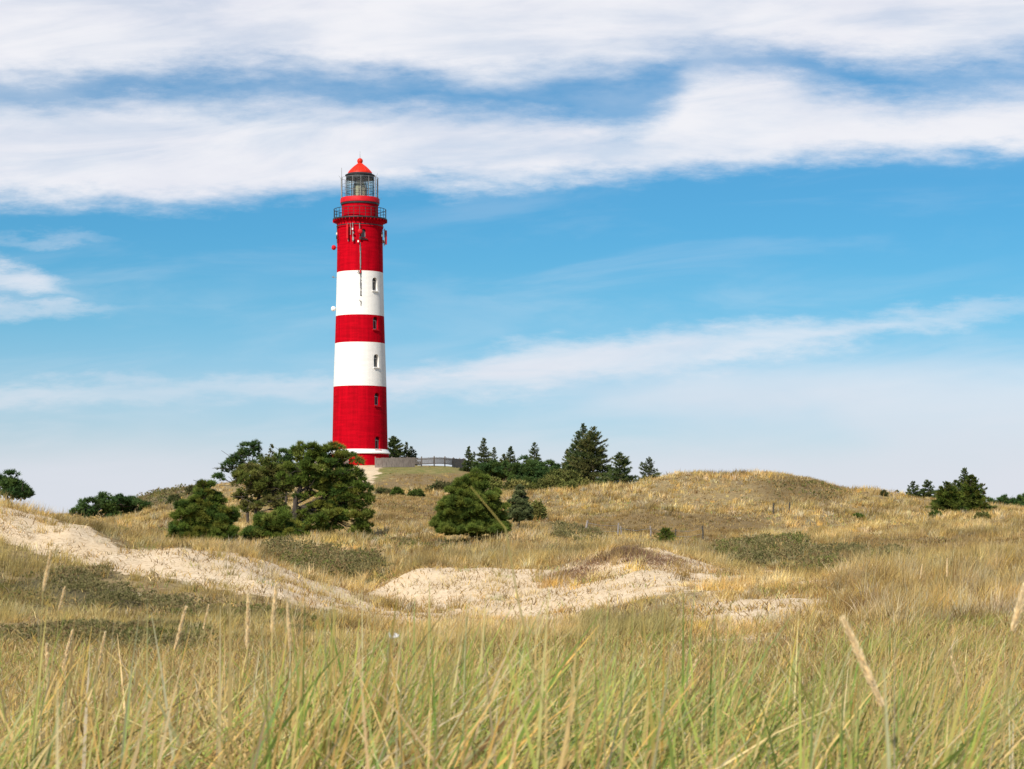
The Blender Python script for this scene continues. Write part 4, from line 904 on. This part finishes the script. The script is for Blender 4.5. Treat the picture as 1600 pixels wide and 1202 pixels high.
def wire_fence():
    posts = [(917, 813, 838, 4.0, 0), (965, 817, 840, 3.2, 0), (969.5, 822, 842, 3, 0), (1016, 822, 843, 3, 0), (1055, 826, 843, 2.4, 1), (1098, 822, 844, 3.0, 1)]
    root = empty('wire_fence', (xp(1000, 137), 137, gz(xp(1000, 137), 137)), 'bleached and dark posts with sagging wire in the hollow of the right hill', 'fence')
    tops = []
    for px, t, b, w, dk in posts:
        d = hit(px, b, 118, 156); x = xp(px, d); z = gz(x, d); h = zp(t, d) - z; s = d / F
        bm = bmesh.new(); add_tube(bm, [(x, d, z - .2), (x + rng.normal(0, .03), d, z + h * .5), (x + rng.normal(0, .05), d, z + h)], [w * s * .5, w * s * .46, w * s * .42], 7)
        for v in bm.verts: v.co -= root.location
        bmobj('post', bm, WOOD_DARK if dk else WOOD_POST, root); tops.append(Vector((x, d - .1, z + h)))
    bm = bmesh.new()
    for q in (.15, .5):
        for a, b in zip(tops[:-1], tops[1:]):
            m = (a + b) / 2 - Vector((0, 0, .12)); add_tube(bm, [a - Vector((0, 0, q)) - root.location, m - Vector((0, 0, q)) - root.location, b - Vector((0, 0, q)) - root.location], .009, 4)
    bmobj('wire', bm, GREY_METAL, root)
wire_fence()
for px, t, b, lab in ((1208, 786, 803, 'dark leaning post in the grass of the right hill, left of two'), (1233, 785, 803, 'dark post in the grass of the right hill, right of two')):
    d = hit(px, b, 120, 190); x = xp(px, d); z = gz(x, d); h = zp(t, d) - z
    bm = bmesh.new(); add_tube(bm, [(0, 0, -.2), (.02, 0, h * .5), (.05, 0, h)], [.075, .07, .06], 7); add_box(bm, (.03, 0, h * .8), (.16, .16, .03))
    o = bmobj('fence_post', bm, WOOD_DARK); o.location = (x, d, z); tag(o, lab, 'post', 'old posts in the right hill grass')

# ------------------------------------------------------------------ seed heads standing out of the foreground grass
def stalk(label, tip, foot, py_d, width=1.0, ear=True, bend=0.0, tone=(.95, .78, .50)):
    d = py_d; T = Vector((xp(tip[0], d), d, zp(tip[1], d))); B = Vector((xp(foot[0], d), d + .01, zp(foot[1], d)))
    drop = max(.1, B.z - gz(B.x, d)); dirn = (B - T).normalized(); gx = B.x + dirn.x * drop * .55 + bend; G = Vector((gx, d + .06, gz(gx, d + .06) - .03))
    root = empty('grass_stalk', G, label, 'grass stalk', 'seed heads above the foreground grass')
    M = (B + G) / 2 + Vector(((B.x - G.x) * .28, 0, 0))
    bm = bmesh.new(); pts = []
    for t in np.linspace(0, 1, 9): pts.append(((1 - t) ** 2 * G + 2 * t * (1 - t) * M + t * t * B) - G)
    add_tube(bm, pts, [.0026 - .0009 * t for t in np.linspace(0, 1, 9)], 6)
    bmc = np.tile(np.array([[.42, .36, .15]]), (len(bm.verts), 1)); me = bpy.data.meshes.new('stem'); bm.to_mesh(me); bm.free()
    a = me.attributes.new('Col', 'FLOAT_COLOR', 'POINT'); a.data.foreach_set('color', np.concatenate([bmc, np.ones((len(bmc), 1))], 1).astype(np.float32).ravel()); link('stem', me, EAR, root)
    L = (T - B).length; ax = (T - B).normalized(); n = 420
    if width == 0:                                                   # a bare stalk without its ear
        bm = bmesh.new(); add_tube(bm, [B - G, (B + T) / 2 - G, T - G], [.0012, .0011, .0007], 6); me = bpy.data.meshes.new('tip'); bm.to_mesh(me); bm.free()
        a = me.attributes.new('Col', 'FLOAT_COLOR', 'POINT'); a.data.foreach_set('color', np.tile(np.array([.5, .42, .13, 1], np.float32), len(me.vertices))); link('tip', me, EAR, root); return
    t = rng.random(n); r = .0098 * width * np.sin(np.clip(t * 1.02 + .04, 0, 1) * PI) ** .55 * (1 - .35 * t)
    P = np.array(B - G)[None] + np.array(ax)[None] * (t * L * .97)[:, None]
    s = unit(np.cross(np.tile(np.array(ax), (n, 1)), rng.normal(size=(n, 3)))); P = P + s * (r * .45)[:, None]
    N = unit(np.array(ax)[None] * 1.0 + s * .16)
    V, Q, K = tufts(P, N, np.array(tone)[None] * rng.uniform(.75, 1.2, (n, 1)), 4, .019 * max(.55, width) ** .6, .0042, (.03, .30))
    npmesh('ear', V, Q, EAR, root, K)
for a in (
  ('upright orange tan grass ear, shortest of the three at the left', (73, 1008), (74, 1080), 9.0), ('tan grass ear leaning right, middle of the three at the left', (113, 986), (97, 1049), 10.0),
  ('pale grass ear on a long thin stalk, rightmost of the three at the left', (164, 990), (152, 1046), 11.0), ('pale grass ear leaning right over the dark shrubs at left', (290, 950), (272, 1017), 9.5),
  ('thin faint grass ear just right of the one over the dark shrubs', (326, 946), (317, 984), 13.0, .6), ('upright pale grass ear, left of the tall pair near the middle', (388, 932), (386, 1015), 8.0),
  ('tall pale grass ear, right of the pair near the middle', (432, 915), (424, 990), 8.0), ('slim long brownish ear right of the tall pair', (449, 941), (453, 1015), 7.0, .6),
  ('low pale ear deep in the green grass at the lower left', (326, 1087), (316, 1140), 9.0), ('big blurred cream grass ear bending left at the right side', (1319, 970), (1381, 1106), 4.4),
  ('white blurred grass ear cut by the right edge', (1604, 910), (1583, 988), 5.0), ('thin ear bending left between the big ear and the right edge', (1487, 1028), (1502, 1075), 8.0, .5),
  ('tiny distant pale ear above the right hand grass', (1480, 874), (1480, 902), 24.0, 1.4), ('pale slanting ear in front of the bare sand patch at right', (1088, 1033), (1063, 1092), 8.0, .8),
  ('long thin orange stalk rising over the dark shrubs at the far left', (80, 862), (66, 925), 6.0, .35), ('short faint orange stalk next to the long thin one at the far left', (101, 919), (91, 955), 9.0, .5),
  ('thin yellow stalk slanting across the round young pine', (735, 760), (790, 826), 4.2, .0), ('squat pale ear low in the grass at the bottom centre', (696, 1155), (681, 1192), 6.0, 1.1), ('small distant ear near the right edge of the shrub strip', (1441, 883), (1438, 905), 26.0, 1.2)):
    stalk(*a)

def scrap():
    d = 6.9; bm = bmesh.new(); s = d / F * .85
    quads = [[(-2.5, 0, 8.5), (-1.2, .5, 9.5), (.2, 1, 2), (-2, .5, 1)], [(-1.5, -.5, 3.4), (5, -1, 2.5), (5.5, 1.5, -2.5), (0, .8, -3.2)], [(5, -1, 2.5), (8, 0, 6.8), (14.5, -1.2, 1.2), (11, -.6, -1.8)], [(8, 0, 6.8), (9.3, 2.5, 6.5), (15, 2, 1.5), (14.5, -1.2, 1.2)]]
    for q in quads: bm.faces.new([bm.verts.new((a * s, b * s * 1.5, c * s)) for a, b, c in q])
    bmesh.ops.subdivide_edges(bm, edges=bm.edges[:], cuts=3, use_grid_fill=True)
    for v in bm.verts: v.co += Vector(rng.normal(0, .0016, 3))
    bmesh.ops.solidify(bm, geom=bm.faces[:], thickness=.0012)
    o = bmobj('paper_scrap', bm, PAPER); o.location = (xp(610, d), d, zp(996, d)); tag(o, 'small scrap of white paper caught in the foreground grass', 'litter')
scrap()

# ------------------------------------------------------------------ sky, sun, camera
SUN_EL, SUN_AZ = math.radians(41), math.radians(209)                # azimuth clockwise from +Y (the viewing direction)
def build_world():
    w = bpy.data.worlds.new('World'); scene.world = w; t = NT(w); out = t.n('OutputWorld'); bg = t.n('Background'); bg.inputs['Strength'].default_value = .09
    sky = t.n('TexSky', sky_type='NISHITA'); sky.sun_disc = False; sky.sun_elevation = SUN_EL; sky.sun_rotation = SUN_AZ; sky.air_density = 1.0; sky.dust_density = .4; sky.ozone_density = 2.2
    tc = t.n('TexCoord'); s = t.n('SeparateXYZ'); t.l(tc.outputs['Generated'], s.inputs[0])
    x, y, z = s.outputs
    az = t.math('ARCTAN2', x, y); hyp = t.math('SQRT', t.math('ADD', t.math('MULTIPLY', x, x), t.math('MULTIPLY', y, y)))
    el = t.math('DIVIDE', t.math('DIVIDE', z, hyp), t.math('MAXIMUM', t.math('DIVIDE', y, hyp), .5))
    A = t.math('MULTIPLY', az, 3.2); E = t.math('MULTIPLY', el, 3.2)   # bearing and height of the cloud banks, in thousandths of a frame
    def coord(sx, sy, off=0.0):
        c = t.n('CombineXYZ'); t.l(t.math('MULTIPLY', A, sx), c.inputs[0]); t.l(t.math('MULTIPLY', E, sy), c.inputs[1]); c.inputs[2].default_value = off; return c.outputs[0]
    nA = t.noise(coord(3.0, 9.0), 1.0, 6, .58).outputs['Fac']           # billows of the edges
    Es = t.math('SUBTRACT', E, t.math('MULTIPLY', A, .07)); cS = t.n('CombineXYZ'); t.l(t.math('MULTIPLY', A, 2.6), cS.inputs[0]); t.l(t.math('MULTIPLY', Es, 13.0), cS.inputs[1]); cS.inputs[2].default_value = 3.1
    nB = t.noise(cS.outputs[0], 1.0, 6, .56); nB.inputs['Distortion'].default_value = .5; nB = nB.outputs['Fac']   # streaks
    nC = t.noise(coord(9.0, 30.0, 7.7), 1.0, 7, .66).outputs['Fac']     # fine filaments
    nD = t.noise(coord(1.3, 3.2, 5.0), 1.0, 4, .5).outputs['Fac']
    jit = t.math('ADD', t.math('MULTIPLY', t.math('SUBTRACT', nA, .5), .075), t.math('MULTIPLY', t.math('SUBTRACT', nC, .5), .075))
    Ej = t.math('ADD', E, jit)
    a01 = t.math('DIVIDE', t.math('ADD', A, 1.3), 2.6, clamp=True)
    def curve(pts):
        """height of a bank's edge along the bearing: photo px -> height in the same units"""
        f = t.n('FloatCurve'); c = f.mapping.curves[0]; q = [(max(0, min(1, ((px - 800) / 1000 + 1.3) / 2.6)), (815 - py) / 1000) for px, py in pts]
        q = [(0, q[0][1])] + q + [(1, q[-1][1])] if q[0][0] > 0 else q
        while len(c.points) < len(q): c.points.new(.5, .5)
        for p, v in zip(c.points, q): p.location = v; p.handle_type = 'AUTO_CLAMPED'
        f.mapping.use_clip = False; f.mapping.update(); t.l(a01, f.inputs['Value']); return f.outputs[0]
    def band(top, bot, st, sb, Ein=None):
        Ein = Ein or Ej
        u = t.math('SUBTRACT', curve(top), Ein); v = t.math('SUBTRACT', Ein, curve(bot))
        return t.math('MULTIPLY', t.ramp(u, -st, st), t.ramp(v, -sb, sb))
    b1 = band([(-300, -400), (2000, -400)], [(-200, 128), (0, 122), (300, 102), (600, 98), (780, 118), (900, 105), (1150, 82), (1380, 94), (1500, 92), (1600, 72), (1800, 60)], .05, .036)
    b2 = band([(-200, 165), (0, 165), (300, 160), (600, 172), (800, 190), (960, 195), (1040, 158), (1110, 112), (1200, 118), (1300, 148), (1400, 165), (1600, 150), (1800, 150)],
              [(-200, 312), (0, 308), (300, 318), (420, 312), (600, 290), (800, 284), (1000, 270), (1150, 258), (1300, 246), (1600, 232), (1800, 228)], .036, .028)
    b3 = band([(500, 602), (700, 575), (790, 545), (860, 532), (1000, 528), (1150, 508), (1400, 490), (1600, 482)], [(500, 620), (750, 612), (860, 606), (1000, 590), (1150, 565), (1300, 535), (1450, 505), (1580, 490), (1700, 478)], .022, .024)
    b4 = band([(-200, 408), (0, 412), (60, 424), (110, 452), (180, 470), (300, 470)], [(-200, 462), (0, 462), (60, 460), (110, 456), (200, 452), (300, 450)], .016, .016)
    b5 = band([(-200, 472), (0, 474), (90, 474), (170, 480), (260, 484)], [(-200, 504), (0, 502), (90, 492), (170, 480), (260, 470)], .014, .014)
    b6 = band([(-100, 372), (40, 371), (120, 366), (170, 374), (240, 380)], [(-100, 374), (40, 380), (120, 382), (170, 374), (240, 366)], .012, .012)
    st = t.ramp(nB, .30, .62)
    def amt(b, lo, hi): return t.math('MULTIPLY', b, t.math('ADD', lo, t.math('MULTIPLY', st, hi - lo)))
    parts = [amt(b1, .68, .98), amt(b2, .64, .97), amt(b3, .50, .86), amt(b4, .35, .75), amt(b5, .35, .75), amt(b6, .1, .35)]
    veil = t.math('MULTIPLY', t.ramp(E, .47, .04), t.math('ADD', .36, t.math('MULTIPLY', t.ramp(nB, .38, .66), .55)))
    lowband = t.math('MULTIPLY', t.math('MULTIPLY', t.ramp(E, .275, .19), t.ramp(E, -.05, .10)), t.math('ADD', .04, t.math('MULTIPLY', t.ramp(t.math('ADD', nD, t.math('MULTIPLY', A, .22)), .38, .64), .62)))
    parts += [t.math('MULTIPLY', veil, .5), lowband, t.math('MULTIPLY', t.ramp(E, .165, .05), .74), t.math('MULTIPLY', t.ramp(E, .52, .74), t.math('MULTIPLY', t.ramp(nA, .3, .7), .36)), t.math('MULTIPLY', t.math('MULTIPLY', t.ramp(nB, .48, .75), t.ramp(nD, .4, .62)), .13), t.math('MULTIPLY', t.ramp(E, .15, -.02), .6)]
    inv = None
    for p in parts:
        q = t.math('SUBTRACT', 1.0, p, clamp=True); inv = q if inv is None else t.math('MULTIPLY', inv, q)
    dens = t.math('SUBTRACT', 1.0, inv, clamp=True)
    tint = t.mix(t.ramp(E, .38, .06), (.285, .745, .97), (.66, .83, 1.12))     # the air greys towards the horizon
    blue = t.mix(1.0, sky.outputs[0], tint, 'MULTIPLY')
    thick = t.mix(t.ramp(nA, .32, .62), (7.9, 8.0, 8.7), (8.7, 8.7, 9.1))
    low = t.mix(t.ramp(E, .34, .08), thick, (7.05, 7.3, 8.0))
    t.l(t.mix(dens, blue, low), bg.inputs['Color']); t.l(bg.outputs[0], out.inputs[0])
build_world()
L = bpy.data.lights.new('sun', 'SUN'); L.energy = 5.0; L.angle = math.radians(.53); L.color = (1.0, .93, .81)
so = bpy.data.objects.new('sun', L); C.objects.link(so)
sd = Vector((math.sin(SUN_AZ) * math.cos(SUN_EL), math.cos(SUN_AZ) * math.cos(SUN_EL), math.sin(SUN_EL))); so.rotation_euler = sd.to_track_quat('Z', 'Y').to_euler()
cam = bpy.data.cameras.new('camera'); cam.sensor_width = 36; cam.lens = 36 * F / 1600; cam.shift_y = (HY - 601) / 1600; cam.clip_start = .2; cam.clip_end = 20000
cam.dof.use_dof = True; cam.dof.focus_distance = 200; cam.dof.aperture_fstop = 13
co = bpy.data.objects.new('camera', cam); C.objects.link(co); co.rotation_euler = (PI / 2, 0, 0); scene.camera = co
vs = scene.view_settings; vs.view_transform = 'Standard'; vs.look = 'None'; vs.gamma = 1; vs.exposure = .2; vs.use_curve_mapping = False
scene.render.engine = 'CYCLES'; cy = scene.cycles; cy.max_bounces = 6; cy.diffuse_bounces = 3; cy.glossy_bounces = 2; cy.transmission_bounces = 6; cy.transparent_max_bounces = 8
cy.use_denoising = True; cy.caustics_reflective = False; cy.caustics_refractive = False
